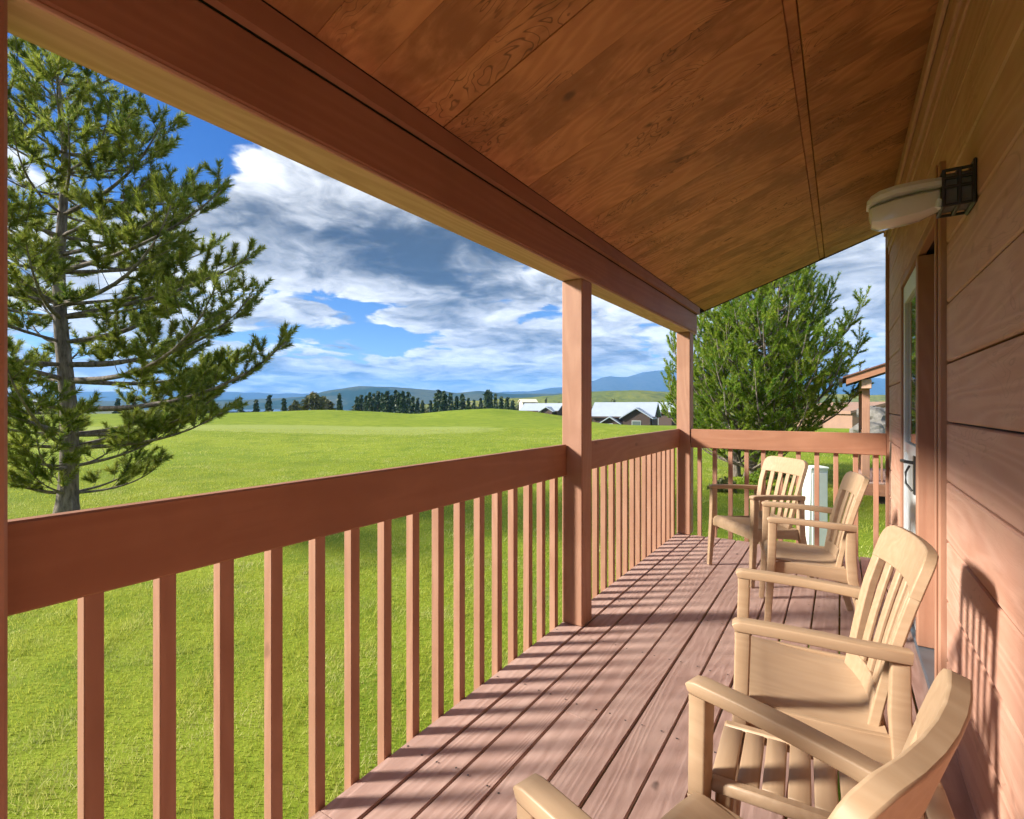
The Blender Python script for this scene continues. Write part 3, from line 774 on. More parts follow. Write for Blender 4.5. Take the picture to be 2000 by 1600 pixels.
# ------------------------------------------------------------------ chairs
def make_chair():
    """moulded resin armchair; faces local -y, origin on the floor"""
    c = empty('garden_chair', (0, 0, 0))
    AX = 0.262
    def B(mb, name): return mb.build(name, 'chair_resin', c, True, angle=50)
    # seat: dished sheet with a rolled front edge
    nx, prof = 13, []
    prof_in = [(-0.262, 0.335), (-0.266, 0.365), (-0.262, 0.392), (-0.248, 0.408), (-0.225, 0.414), (-0.18, 0.410), (-0.12, 0.402), (-0.05, 0.395), (0.02, 0.390), (0.08, 0.390), (0.118, 0.397)]
    vs = []; fs = []; n = len(prof_in)
    for side in (0, 1):
        for i, (y, z) in enumerate(prof_in):
            a = prof_in[max(i - 1, 0)]; b2 = prof_in[min(i + 1, n - 1)]
            ty, tz = b2[0] - a[0], b2[1] - a[1]; l = math.hypot(ty, tz); ny, nz = -tz / l, ty / l
            for j in range(nx):
                s_ = -1 + 2 * j / (nx - 1)
                hw_ = 0.228 + 0.010 * (1 if y < -0.1 else 0.4)
                dish = 0.010 * (1 - s_ * s_) * (1 if -0.22 < y < 0.11 else 0.3)
                edge = -0.006 * max(0, abs(s_) - 0.86) / 0.14
                t_ = 0.011 * side
                vs.append((s_ * hw_, y - ny * t_ * 1.0, z - nz * t_ - dish + edge))
    N = n * nx
    for i in range(n - 1):
        for j in range(nx - 1):
            a = i * nx + j
            fs.append([a, a + 1, a + nx + 1, a + nx]); fs.append([N + a, N + a + nx, N + a + nx + 1, N + a + 1])
    for j in range(nx - 1):
        fs.append([j, N + j, N + j + 1, j + 1]); a = (n - 1) * nx + j; fs.append([a, a + 1, N + a + 1, N + a])
    for i in range(n - 1):
        a = i * nx; fs.append([a, a + nx, N + a + nx, N + a]); a = i * nx + nx - 1; fs.append([a, N + a, N + a + nx, a + nx])
    B(MB().add(vs, fs), 'seat')
    for s_ in (-1, 1):
        # side apron, arched beside the front leg
        B(MB().sweep([(s_ * 0.247, -0.245, 0.340), (s_ * 0.247, -0.205, 0.362), (s_ * 0.246, -0.13, 0.367), (s_ * 0.244, -0.04, 0.362), (s_ * 0.242, 0.06, 0.356), (s_ * 0.238, 0.150, 0.350)],
                     [(0.018, 0.105), (0.018, 0.072), (0.018, 0.062), (0.018, 0.064), (0.018, 0.070), (0.018, 0.084)], up=(0, 0, 1), ch=0.12), 'apron')
        # front leg and arm: one flat band bent square at the front
        B(MB().sweep([(s_ * 0.270, -0.276, 0.002), (s_ * 0.267, -0.264, 0.20), (s_ * 0.264, -0.252, 0.40), (s_ * AX, -0.2465, 0.590), (s_ * AX, -0.2465, 0.622)],
                     [(0.030, 0.032), (0.036, 0.038), (0.041, 0.042), (0.045, 0.044), (0.046, 0.045)], up=(0, 1, 0), ch=0.13), 'leg')
        B(MB().sweep([(s_ * AX, -0.272, 0.634), (s_ * AX, -0.266, 0.637), (s_ * AX, -0.250, 0.6385), (s_ * AX, -0.15, 0.638), (s_ * AX, -0.04, 0.634), (s_ * 0.260, 0.06, 0.628), (s_ * 0.254, 0.120, 0.624), (s_ * 0.248, 0.166, 0.620)],
                     [(0.046, 0.018), (0.049, 0.026), (0.050, 0.031), (0.050, 0.031), (0.049, 0.031), (0.046, 0.032), (0.042, 0.035), (0.036, 0.036)], up=(0, 0, 1), ch=0.14), 'armrest')
        # rear leg
        B(MB().sweep([(s_ * 0.247, 0.143, 0.602), (s_ * 0.246, 0.142, 0.46), (s_ * 0.244, 0.150, 0.34), (s_ * 0.246, 0.190, 0.16), (s_ * 0.250, 0.232, 0.002)],
                     [(0.032, 0.044), (0.034, 0.050), (0.034, 0.052), (0.032, 0.044), (0.028, 0.034)], up=(0, 1, 0), ch=0.13), 'leg')
    # backrest: frame, rails and slats on one curved, reclined surface
    def surf(s_, t_, dep=0.0):
        y = 0.094 + 0.17 * t_ + 0.17 * t_ * t_ - 0.75 * s_ * s_ * (1.0 - 0.4 * t_)
        nrm = Vector((1.2 * s_, 1, -0.33)).normalized()
        return Vector((s_, y + 0.026, 0.385 + t_)) + nrm * dep
    def patch(name, outline_rows, d0, d1):
        """rows of (sL, sR, t); a slab between depths d0 (front) and d1 (back)"""
        m_ = 7; vs = []; fs = []; n_ = len(outline_rows)
        for dep in (d0, d1):
            for (sl, sr, t_) in outline_rows:
                for j in range(m_):
                    vs.append(surf(sl + (sr - sl) * j / (m_ - 1), t_, dep))
        N_ = n_ * m_
        for i in range(n_ - 1):
            for j in range(m_ - 1):
                a = i * m_ + j
                fs.append([a, a + 1, a + m_ + 1, a + m_]); fs.append([N_ + a, N_ + a + m_, N_ + a + m_ + 1, N_ + a + 1])
        for j in range(m_ - 1):
            fs.append([j, N_ + j, N_ + j + 1, j + 1]); a = (n_ - 1) * m_ + j; fs.append([a, a + 1, N_ + a + 1, N_ + a])
        for i in range(n_ - 1):
            a = i * m_; fs.append([a, a + m_, N_ + a + m_, N_ + a]); a += m_ - 1; fs.append([a, N_ + a, N_ + a + m_, a + m_])
        mb = MB().add(vs, fs)
        o = B(mb, name)
        bv = o.modifiers.new('soft', 'BEVEL'); bv.width = 0.004; bv.segments = 2; bv.limit_method = 'ANGLE'; bv.angle_limit = R(50)
        return o
    H = 0.505
    def halfw(t_): return 0.200 + 0.030 * min(1, t_ / 0.3)
    rows = [0.0, 0.06, 0.12, 0.18, 0.24, 0.30, 0.36, 0.40]
    for s_ in (-1, 1):
        st = []
        for t_ in rows:
            o_, i_2 = halfw(t_), halfw(t_) - 0.040
            st.append((i_2, o_, t_) if s_ > 0 else (-o_, -i_2, t_))
        patch('stile', st, -0.012, 0.016)
    tr_rows = []
    for q_ in range(9):
        t_ = 0.385 + (H - 0.385) * q_ / 8
        rr_ = 0.055; over = max(0, t_ - (H - rr_))
        w_ = halfw(t_) + 0.001 - (rr_ - math.sqrt(max(0, rr_ * rr_ - over * over)))
        tr_rows.append((-w_, w_, t_))
    patch('top_rail', tr_rows, -0.0128, 0.0168)
    patch('bottom_rail', [(-0.199, 0.199, -0.005), (-0.20, 0.20, 0.03), (-0.205, 0.205, 0.062)], -0.0136, 0.012)
    for q_ in range(4):
        f0 = -0.16 + 0.32 * (q_ + 0.5) / 4
        patch('slat', [(f0 * (0.92 + 0.3 * t_) - 0.019, f0 * (0.92 + 0.3 * t_) + 0.019, t_) for t_ in (0.055, 0.14, 0.22, 0.30, 0.392)], -0.010, 0.004)
    return c
proto = make_chair()
CH = [((-0.123, 0.925), (-0.949, 0.314), 'tan plastic armchair nearest the camera, its back cut by the frame'),
      ((-0.040, 1.965), (-0.99, -0.138), 'tan plastic armchair with bright bare seat, second from the camera'),
      ((-0.135, 3.62), (-0.985, -0.17), 'tan plastic armchair beside the glass door, third from the camera'),
      ((-0.52, 4.40), (-0.73, -0.68), 'tan plastic armchair turned towards the lawn in the far corner of the deck')]
for i, ((x, y), f, lab) in enumerate(CH):
    o = proto if i == 0 else copy_tree(proto)
    o.location = (x, y, 0.004)
    o.rotation_euler = (0, 0, math.atan2(f[0], -f[1]))
    tag(o, lab, 'chair', 'tan plastic armchairs on the deck')

# slatted side table between the two nearest chairs
tb = empty('side_table', (-0.03, 1.405, 0.003), R(3))
tag(tb, 'small tan slatted plastic table between the two nearest armchairs', 'table')
TX, TYW, TZ = 0.235, 0.135, 0.425
def tbp(mb, name): return mb.build(name, 'chair_resin', tb, True, angle=45)
tbp(MB().box(-TX, TX, -TYW, -TYW + 0.03, TZ - 0.03, TZ, 0.006), 'edge_board')
tbp(MB().box(-TX, TX, TYW - 0.03, TYW, TZ - 0.03, TZ, 0.006), 'edge_board')
n = 9; wsl = 2 * TX / n
for i in range(n):
    a = -TX + i * wsl
    tbp(MB().box(a + (0.003 if i else 0), a + wsl - (0.003 if i < n - 1 else 0), -TYW + 0.031, TYW - 0.031, TZ - 0.016, TZ - 0.001, 0.003), 'slat')
for sx in (-1, 1):
    for sy in (-1, 1):
        tbp(MB().sweep([(sx * (TX - 0.03), sy * (TYW - 0.025), TZ - 0.031), (sx * (TX - 0.02), sy * (TYW - 0.02), 0.2), (sx * (TX - 0.012), sy * (TYW - 0.012), 0.0)], [(0.04, 0.04), (0.036, 0.036), (0.03, 0.03)], up=(0, 1, 0)), 'leg')
    tbp(MB().box(sx * (TX - 0.03) - 0.008, sx * (TX - 0.03) + 0.008, -TYW + 0.05, TYW - 0.05, TZ - 0.08, TZ - 0.032, 0.002), 'apron')

# ------------------------------------------------------------------ neighbour balcony
NB = (0.40, 13.75, -0.36)
nb = empty('neighbour_balcony', NB)
tag(nb, 'red brown balcony of the next unit with shingled roof past the end railing', 'balcony')
def nbp(mb, name, material, parent=None): return mb.build(name, material, parent or nb, origin=None)
for (x, y) in ((0.0, 0.0), (0.0, 2.6), (0.62, 2.6)):
    nbp(MB().box(x, x + 0.14, y, y + 0.14, 0.0, 2.05, 0.004), 'post', 'paint_z')
nbp(MB().box(-0.02, 0.16, -0.28, 3.2, 2.052, 2.25, 0.005), 'beam', 'raw_timber')
def nz(x): return 2.31 + 0.36 * x
nbp(MB().prism([(-0.30, nz(-0.30) - 0.06), (3.0, nz(3.0) - 0.06), (3.0, nz(3.0) + 0.10), (-0.30, nz(-0.30) + 0.10)], 1, -0.40, -0.36), 'barge_board', 'paint_x')
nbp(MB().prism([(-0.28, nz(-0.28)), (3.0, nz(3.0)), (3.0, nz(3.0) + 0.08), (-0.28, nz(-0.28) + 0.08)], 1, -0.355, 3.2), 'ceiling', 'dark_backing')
nbp(MB().prism([(-0.36, nz(-0.36) + 0.102), (3.0, nz(3.0) + 0.102), (3.0, nz(3.0) + 0.13), (-0.36, nz(-0.36) + 0.13)], 1, -0.44, 3.2), 'shingles', 'shingle_roof')
nbp(MB().box(-0.44, -0.362, -0.42, 3.2, nz(-0.4) + 0.02, nz(-0.4) + 0.11, 0.01), 'gutter', 'black_metal')
nbp(MB().box(0.142, 2.2, 0.04, 0.08, 0.886, 1.072, 0.004), 'rail_board', 'paint_x')
nbp(MB().box(0.04, 0.08, 0.142, 2.598, 0.886, 1.072, 0.004), 'rail_board', 'paint_y')
b0 = nbp(MB().box(-0.019, 0.019, -0.019, 0.019, -0.2, 0.884, 0.002), 'baluster', 'paint_z')
b0.location = (0.21, 0.061, 0)
for i in range(1, 13):
    o = b0.copy(); COL.objects.link(o); o.parent = nb; o.location = (0.21 + 0.1455 * i, 0.061, 0)
for i in range(16):
    o = b0.copy(); COL.objects.link(o); o.parent = nb; o.location = (0.061, 0.21 + 0.1455 * i, 0)
for i in range(12):
    nbp(MB().box(-0.02 + i * 0.1413, 0.115 + i * 0.1413, -0.02, 3.1, -0.04, 0.0, 0.003), 'plank', 'deck_board')
nbp(MB().box(-0.01, 2.2, -0.015, 0.022, -0.30, -0.042, 0.003), 'skirt_board', 'paint_x')
nbp(MB().box(-0.012, 0.022, 0.024, 3.1, -0.30, -0.042, 0.003), 'skirt_board', 'paint_y')
nbp(MB().box(0.25, 2.2, 0.15, 3.0, -0.7, -0.302, 0), 'footing', 'dark_backing')
nbp(MB().box(1.72, 2.2, -0.5, 4.5, -0.7, 2.95, 0), 'wall', 'siding_board')

# ------------------------------------------------------------------ houses
def house(name, loc, rz, L, Wd, hwall, pitch, roofm, wallm, label, dormer=None, over=0.5, win=None, group=None):
    h = empty(name, loc, rz)
    tag(h, label, 'house', group)
    MB().box(-L / 2, L / 2, -Wd / 2, Wd / 2, 0, hwall, 0).build('wall', wallm, h)
    rise = Wd / 2 * pitch
    MB().prism([(-Wd / 2, hwall + 0.003), (Wd / 2, hwall + 0.003), (0, hwall + rise)], 0, -L / 2, L / 2).build('gable', wallm, h)
    for s_ in (-1, 1):
        e = s_ * (Wd / 2 + over); ze = hwall - over * pitch
        rf = MB().prism([(0, hwall + rise + 0.02), (e, ze + 0.02), (e, ze + 0.20), (0, hwall + rise + 0.24)], 0, -L / 2 - over, L / 2 + over).build('roof', roofm, h)
        MB().box(-L / 2 - over, L / 2 + over, e - 0.03 + s_ * 0.045, e + 0.03 + s_ * 0.045, ze - 0.05, ze + 0.20, 0).build('fascia', wallm, rf)
    for (dx_, dl, dh, sgn) in (dormer or []):
        # cross gable facing local y * sgn
        ex = sgn * (Wd / 2 + 1.3)
        MB().prism([(dx_ - dl / 2, 0), (dx_ + dl / 2, 0), (dx_ + dl / 2, dh), (dx_, dh + dl / 2 * pitch), (dx_ - dl / 2, dh)], 1, 0, ex).build('cross_gable', wallm, h)
        for s_ in (-1, 1):
            e = dx_ + s_ * (dl / 2 + over); ze = dh - over * pitch
            MB().prism([(dx_, dh + dl / 2 * pitch + 0.03), (e, ze + 0.03), (e, ze + 0.19), (dx_, dh + dl / 2 * pitch + 0.22)], 1, sgn * 0.4, ex + sgn * over).build('cross_roof', roofm, h)
    for (wx, wy, wz, ww, wh, face) in (win or []):
        if face == 'x-':
            f = MB().box(wx - 0.06, wx - 0.003, wy - ww / 2 - 0.06, wy + ww / 2 + 0.06, wz - 0.06, wz + wh + 0.06, 0).build('window', 'white_vinyl', h)
            MB().box(wx - 0.075, wx - 0.063, wy - ww / 2, wy + ww / 2, wz, wz + wh, 0).build('pane', 'window_blind', f)
        else:
            f = MB().box(wx - ww / 2 - 0.06, wx + ww / 2 + 0.06, wy - 0.06, wy - 0.003, wz - 0.06, wz + wh + 0.06, 0).build('window', 'white_vinyl', h)
            MB().box(wx - ww / 2, wx + ww / 2, wy - 0.075, wy - 0.063, wz, wz + wh, 0).build('pane', 'window_glass', f)
    return h
def at(px, d, dz=-0.1):
    r = (px - 1000) / 1000 * d; x, y, _ = W(r, d, 0); return (x, y, hgt(x, y) + dz)
p = PX(1222, 836, 86)
house('lodge_house', (p[0], p[1], p[2] - 0.9), YAW - R(24), 9.6, 6.4, 3.0, 0.62, 'metal_roof', 'house_brown', 'brown house with pale metal roof and gables between the two posts',
      dormer=[(-1.6, 2.6, 1.9, -1), (2.6, 4.2, 2.8, -1)], win=[(2.6, -4.5, 1.0, 1.3, 1.2, 'y'), (-1.6, -4.5, 0.9, 0.8, 0.8, 'y')])
p = PX(1292, 835, 96)
house('lodge_house', (p[0], p[1], p[2]), YAW - R(40), 6.0, 5.0, 3.0, 0.6, 'metal_roof', 'house_brown', 'pale roofed house half hidden by the bushy pine', win=[(0, -2.5, 0.6, 0.9, 1.1, 'y')])
p = PX(1062, 815, 118)
house('lodge_house', (p[0], p[1], p[2]), YAW - R(30), 9.0, 5.0, 1.6, 0.55, 'metal_roof', 'house_brown', 'low house with pale metal roof just left of the middle post',
      dormer=[(2.6, 2.6, 1.5, -1)], win=[(0, -2.5, 0.5, 0.9, 0.9, 'y')])
p = PX(1031, 796, 210)
house('cream_house', (p[0], p[1], p[2] - 1.0), YAW + R(15), 6.0, 5.0, 3.2, 0.4, 'house_cream', 'house_cream', 'tiny cream house among trees beyond the pale metal roofs')
p = PX(10, 824, 70)
house('lodge_house', (p[0], p[1], p[2]), YAW + R(20), 8.0, 6.0, 1.6, 0.4, 'metal_roof', 'house_brown', 'dark house with pale roof behind the big pine at the frame edge', win=[(2.0, -3.0, 0.4, 1.0, 0.9, 'y')])
p = PX(1668, 870, 42)
house('tan_house', (p[0], p[1], p[2] - 0.3), YAW + R(90), 8.0, 5.6, 3.0, 0.22, 'house_tan', 'house_tan', 'tan gabled house with a bright window seen beside the next balcony', over=0.15,
      win=[(-4.0, 0.43, 2.13, 0.75, 0.62, 'x-')])

# white utility cabinet on the lawn
p = PX(1592, 1080, 7.2); gz = hgt(p[0], p[1])
uc = empty('utility_cabinet', (p[0], p[1], gz - 0.02), YAW)
tag(uc, 'white utility cabinet standing on the lawn beyond the far chairs', 'cabinet')
ztop = EYE - (912 - HORIZON) / 1000 * 7.2 - gz
MB().prism([(-0.16, 0), (0.115, 0), (0.115, ztop), (-0.115, ztop)], 1, -0.10, 0.10).build('body', 'cabinet_white', uc)
MB().box(-0.10, 0.10, -0.112, -0.102, 0.15, ztop - 0.06, 0.003).build('door', 'cabinet_white', uc)
MB().box(-0.125, 0.125, -0.12, 0.12, ztop + 0.001, ztop + 0.03, 0.006).build('lid', 'cabinet_white', uc)

# boulders behind the next balcony
def boulder(p, s, seed, lab):
    bm = bmesh.new(); bmesh.ops.create_icosphere(bm, subdivisions=3, radius=1)
    for v in bm.verts:
        n = mnoise.fractal(v.co * 1.3 + Vector((seed, 0, 0)), 1, 2, 4)
        v.co = v.co * (1 + 0.28 * n); v.co.x *= s; v.co.y *= s * 0.8; v.co.z *= s * 0.7
    me = bpy.data.meshes.new('boulder'); bm.to_mesh(me); bm.free()
    o = link('boulder', me, None, (p[0], p[1], p[2]), 'boulder_grey')
    o.rotation_euler = (0, 0, seed)
    return tag(o, lab, 'boulder', 'boulders banked behind the next balcony')
for i, (x, y, s) in enumerate(((1700, 846, 0.75), (1726, 842, 0.85), (1712, 818, 0.8), (1738, 812, 0.7), (1696, 806, 0.55))):
    boulder(PX(x, y, 24 + i * 0.8), s, i * 2.3, 'grey boulder in the rocky bank seen under the next balcony roof')

# ------------------------------------------------------------------ vegetation
def tri_mesh(name, A, B, C):
    n = len(A); v = np.empty((n * 3, 3), np.float32); v[0::3] = A; v[1::3] = B; v[2::3] = C
    return np_mesh(name, v, np.arange(n * 3), np.full(n, 3))

def norm(v): return v / np.maximum(np.linalg.norm(v, axis=-1, keepdims=True), 1e-9)

def needles_for(shoots, per, ln, wd, r):
    """shoots: (P0, P1) arrays; bottle-brush needles along every shoot"""
    P0 = np.array([s[0] for s in shoots]); P1 = np.array([s[1] for s in shoots]); n = len(P0)
    P0 = np.repeat(P0, per, 0); P1 = np.repeat(P1, per, 0)
    ax = norm(P1 - P0); m_ = len(ax)
    t_ = r.random(m_)[:, None] ** 0.8
    base = P0 + (P1 - P0) * t_
    rv = norm(r.normal(size=(m_, 3))); perp = norm(rv - ax * np.sum(rv * ax, 1, keepdims=True))
    k = (0.45 + 0.75 * r.random(m_))[:, None] + 0.5 * t_
    dirn = norm(perp + ax * k)
    l_ = (ln * (0.7 + 0.6 * r.random(m_)))[:, None]
    sd_ = norm(np.cross(dirn, norm(r.normal(size=(m_, 3))))) * wd * 0.5
    return base - sd_, base + sd_, base + dirn * l_

def pine(name, loc, Ht, trunk_r, lenf, zmin, label, seed, needle_mat, n_whorl, per_whorl, el0, el1, stems=((0, 0, 0, 0),), per=60, nl=0.085, nw=0.009, sub=1.0, lean=(0, 0), sh_len=0.30, bias=None):
    r = np.random.default_rng(seed); rnd = random.Random(seed)
    root = empty(name, loc); tag(root, label, 'tree', None)
    shoots = []; twig = MB(); trunkmb = MB()
    for (sx, sy, lx, ly) in stems:
        def tp(z): 
            f = z / Ht
            return Vector((sx + lx * f + lean[0] * f + 0.05 * math.sin(z * 1.3 + seed), sy + ly * f + lean[1] * f + 0.05 * math.cos(z * 1.1 + seed), z))
        nseg = 22
        trunkmb.tube([tp(Ht * i / nseg - 0.15) for i in range(nseg + 1)], [trunk_r * (1 + 0.5 * max(0, 0.06 - i / nseg) / 0.06) * (1 - i / nseg) ** 0.8 + 0.012 for i in range(nseg + 1)], 12)
        for wi in range(n_whorl):
            f = (wi + rnd.uniform(-0.3, 0.3)) / n_whorl
            z = zmin + (Ht * 0.985 - zmin) * max(0, f)
            nb_ = per_whorl + rnd.choice((-1, 0, 0, 1))
            a0 = rnd.uniform(0, 6.28)
            for bi in range(nb_):
                a = a0 + 6.283 * bi / nb_ + rnd.uniform(-0.35, 0.35)
                L = lenf(z / Ht, a) * rnd.uniform(0.68, 1.08)
                if L < 0.12: continue
                e0 = R(el0 + rnd.uniform(-8, 8)) + (0.5 * max(0, z / Ht - 0.6)); e1 = R(el1 + rnd.uniform(-10, 14))
                # curved limb
                N_ = 9; p_ = tp(z); pts_ = [p_.copy()]; dirs = []; bend = rnd.uniform(-0.35, 0.35)
                for i in range(N_):
                    q_ = i / (N_ - 1); ee = e0 + (e1 - e0) * q_ ** 1.6; aa = a + bend * q_
                    dv = Vector((math.cos(aa) * math.cos(ee), math.sin(aa) * math.cos(ee), math.sin(ee)))
                    p_ = p_ + dv * (L / N_); pts_.append(p_.copy()); dirs.append(dv)
                r0 = 0.010 + 0.011 * L
                twig.tube(pts_, [r0 * (1 - 0.85 * i / N_) + 0.003 for i in range(N_ + 1)], 5)
                # side twigs
                ns = max(3, int(sub * L * 6.0))
                for si in range(ns):
                    q_ = 0.25 + 0.75 * (si + rnd.random()) / ns
                    ii = min(N_ - 1, int(q_ * N_)); pb = pts_[ii].lerp(pts_[ii + 1], q_ * N_ - ii if q_ < 1 else 1)
                    dv = dirs[ii]; sidev = dv.cross(Vector((0, 0, 1))).normalized() * (1 if si % 2 else -1)
                    l2 = (0.22 + 0.30 * L * (1.08 - q_)) * rnd.uniform(0.6, 1.15)
                    d2 = (dv * rnd.uniform(0.5, 0.9) + sidev * rnd.uniform(0.5, 0.95) + Vector((0, 0, rnd.uniform(0.05, 0.55)))).normalized()
                    tip = pb + d2 * l2; midp = pb + d2 * l2 * 0.5 - Vector((0, 0, 0.03 * l2))
                    up2 = (d2 + Vector((0, 0, 0.55))).normalized(); end = tip + up2 * sh_len * rnd.uniform(0.6, 1.1)
                    twig.tube([pb, midp, tip, end], [0.008, 0.006, 0.005, 0.003], 3)
                    shoots.append((tip - d2 * min(l2, 0.16), end))
                    nk = int(l2 / 0.20)
                    for kk in range(nk):
                        pb2 = pb + d2 * l2 * rnd.uniform(0.35, 1.0)
                        d3 = (d2 * 0.6 + Vector((rnd.uniform(-1, 1), rnd.uniform(-1, 1), rnd.uniform(-0.1, 0.9)))).normalized()
                        e3 = pb2 + d3 * sh_len * rnd.uniform(0.55, 1.0)
                        shoots.append((pb2, e3))
                dv = (dirs[-1] + Vector((0, 0, 0.4))).normalized()
                shoots.append((pts_[-2], pts_[-1] + dv * sh_len * 0.7))
        topp = tp(Ht * 0.98)
        for i in range(6): shoots.append((topp - Vector((0, 0, 0.3)), topp + Vector((rnd.uniform(-.2, .2), rnd.uniform(-.2, .2), rnd.uniform(0.15, 0.4)))))
    trunkmb.build('trunk', 'bark', root, True, angle=180)
    twig.build('branches', 'bark', root, True, angle=180)
    A, B_, C_ = needles_for([(tuple(a), tuple(b2)) for a, b2 in shoots], per, nl, nw, r)
    me = tri_mesh('crown', A, B_, C_)
    link('crown', me, root, material=needle_mat)
    return root, len(shoots)

# big pine on the lawn
p = W(-0.868 * 10.2, 10.2, 0); gz = hgt(p[0], p[1])
RIGHT = math.atan2(SN, CS)
def len_big(f, a):
    c = 0.5 + 0.5 * math.cos(a - RIGHT)
    prof = np.interp(f, [0, 0.05, 0.12, 0.2, 0.27, 0.35, 0.5, 0.6, 0.75, 0.9, 1.0], [0.9, 1.7, 2.6, 4.2, 4.7, 3.0, 3.6, 2.9, 1.9, 1.15, 0.4])
    return prof * (0.66 + 0.56 * c)
_, n1_ = pine('pine_tree', (p[0], p[1], gz - 0.05), 9.2, 0.165, len_big, 0.45, 'tall open pine with long upswept branches on the lawn', 11, 'pine_needles', 20, 5, 6, 40, per=130, nl=0.120, nw=0.016, sub=0.70, lean=(-0.15, -0.1), sh_len=0.34)
# bushy pine beyond the end railing
p = W(0.438 * 15.5, 15.5, 0); gz = hgt(p[0], p[1])
def len_bush(f, a):
    return float(np.interp(f, [0, 0.1, 0.25, 0.4, 0.6, 0.8, 1.0], [2.2, 3.0, 3.3, 3.1, 2.4, 1.5, 0.4]))
_, n2_ = pine('bushy_pine', (p[0], p[1], gz - 0.05), 6.1, 0.15, len_bush, 0.30, 'broad bushy green pine standing behind the end railing', 23, 'bushy_needles', 14, 6, 16, 70,
     stems=((0, 0, 0.25, 0.1), (0.45, -0.3, 0.9, -0.2)), per=110, nl=0.085, nw=0.018, sub=0.54, sh_len=0.42)
print('shoots', n1_, n2_)

# distant conifers behind the mound
def spruce_mesh(seed, kind):
    r = np.random.default_rng(seed); A = []; B_ = []; C_ = []
    n = 620
    for i in range(n):
        t_ = r.random() ** 0.75; z = 0.06 + 0.94 * t_
        rad = (0.17 * (1 - t_) + 0.012) * (0.8 + 0.4 * r.random()) if kind == 0 else 0.30 * math.sqrt(max(0.02, 1 - (2 * t_ - 0.95) ** 2)) * (0.5 + 0.6 * r.random())
        a = r.random() * 6.283; c = np.array((math.cos(a) * rad, math.sin(a) * rad, z - 0.03 * rad / 0.17))
        s_ = 0.045 if kind == 0 else 0.06
        A.append(c + r.normal(size=3) * s_ * 0.6); B_.append(c + r.normal(size=3) * s_ * 0.6); C_.append(c * np.array((0.45, 0.45, 1)) + np.array((0, 0, 0.05)) + r.normal(size=3) * s_ * 0.4)
    return tri_mesh('crown', np.array(A), np.array(B_), np.array(C_))
tm = MB(); tm.tube([(0, 0, -0.05), (0, 0, 0.5), (0, 0, 0.97)], [0.018, 0.012, 0.003], 6)
protos = [(spruce_mesh(i, 0), 'spruce_needles') for i in range(4)] + [(spruce_mesh(10 + i, 1), 'olive_leaves') for i in range(2)]
for me, mt in protos: me.materials.append(MATS[mt])
trunk_o = tm.build('trunk', 'bark', None); trunk_me = trunk_o.data; bpy.data.objects.remove(trunk_o)
def far_tree(px, ytop, d, k, label, group, wide=1.0, name='conifer'):
    x, y, _ = W((px - 1000) / 1000 * d, d, 0); gz = hgt(x, y)
    h = EYE + (HORIZON - ytop) / 1000 * d - gz
    t_ = empty(name, (x, y, gz - 0.1)); t_.scale = (h * wide, h * wide, h)
    t_.rotation_euler = (0, 0, rng.random() * 6.28)
    link('trunk', trunk_me, t_); link('crown', protos[k][0], t_)
    tag(t_, label, 'tree', group)
ROW = [(697, 777), (705, 773), (714, 775), (722, 768), (730, 771), (738, 766), (747, 770), (756, 766), (765, 774), (773, 764), (780, 769), (787, 766), (797, 768), (806, 776),
       (815, 779), (825, 783), (841, 784), (852, 770), (858, 764), (867, 766), (880, 770), (892, 775), (903, 771), (915, 779), (926, 783), (939, 779), (951, 764), (958, 767), (968, 772), (979, 776), (990, 778), (1001, 783)]
for i, (x, y) in enumerate(ROW):
    far_tree(x, y, 128 + (i * 37 % 50), i % 4, 'dark narrow conifer in the row behind the green mound', 'conifers in a row behind the mound', 0.85 + 0.35 * rng.random())
far_tree(663, 770, 120, 1, 'lone narrow conifer standing in front of the lake', None, 0.9)
far_tree(612, 768, 100, 4, 'round olive tree beside the lake behind the mound', None, 1.3, 'round_tree')
far_tree(632, 776, 104, 5, 'smaller olive bush between the round tree and the lake', None, 1.2, 'round_bush')
for i, (x, y) in enumerate(((470, 778), (500, 782), (525, 774), (555, 780), (577, 784), (60, 776), (90, 782), (230, 780), (262, 786), (300, 780), (350, 784), (410, 782))):
    far_tree(x, y, 118 + i * 4, i % 6, 'distant tree glimpsed through the branches of the big pine', 'trees behind the big pine', 1.0, 'distant_tree')

# scattered woodland on the plain: one mass
Av = []; Bv = []; Cv = []
for i in range(1500):
    px = 690 + rng.random() * 650; d = 190 + 520 * rng.random()
    x, y, _ = W((px - 1000) / 1000 * d, d, 0); gz = hgt(x, y); h = 5 + 6 * rng.random(); w_ = h * 0.22
    for k in range(14):
        t_ = rng.random(); c = np.array((x, y, gz + h * t_)) + np.append(rng.normal(size=2) * w_ * (1.05 - t_), 0)
        Av.append(c + rng.normal(size=3) * 0.9); Bv.append(c + rng.normal(size=3) * 0.9); Cv.append(c + np.array((0, 0, 1.2)) + rng.normal(size=3) * 0.6)
o = link('woodland', tri_mesh('woodland', np.array(Av), np.array(Bv), np.array(Cv)), material='olive_leaves')
tag(o, 'far scattered woodland around the distant houses', 'woodland', kind='stuff')

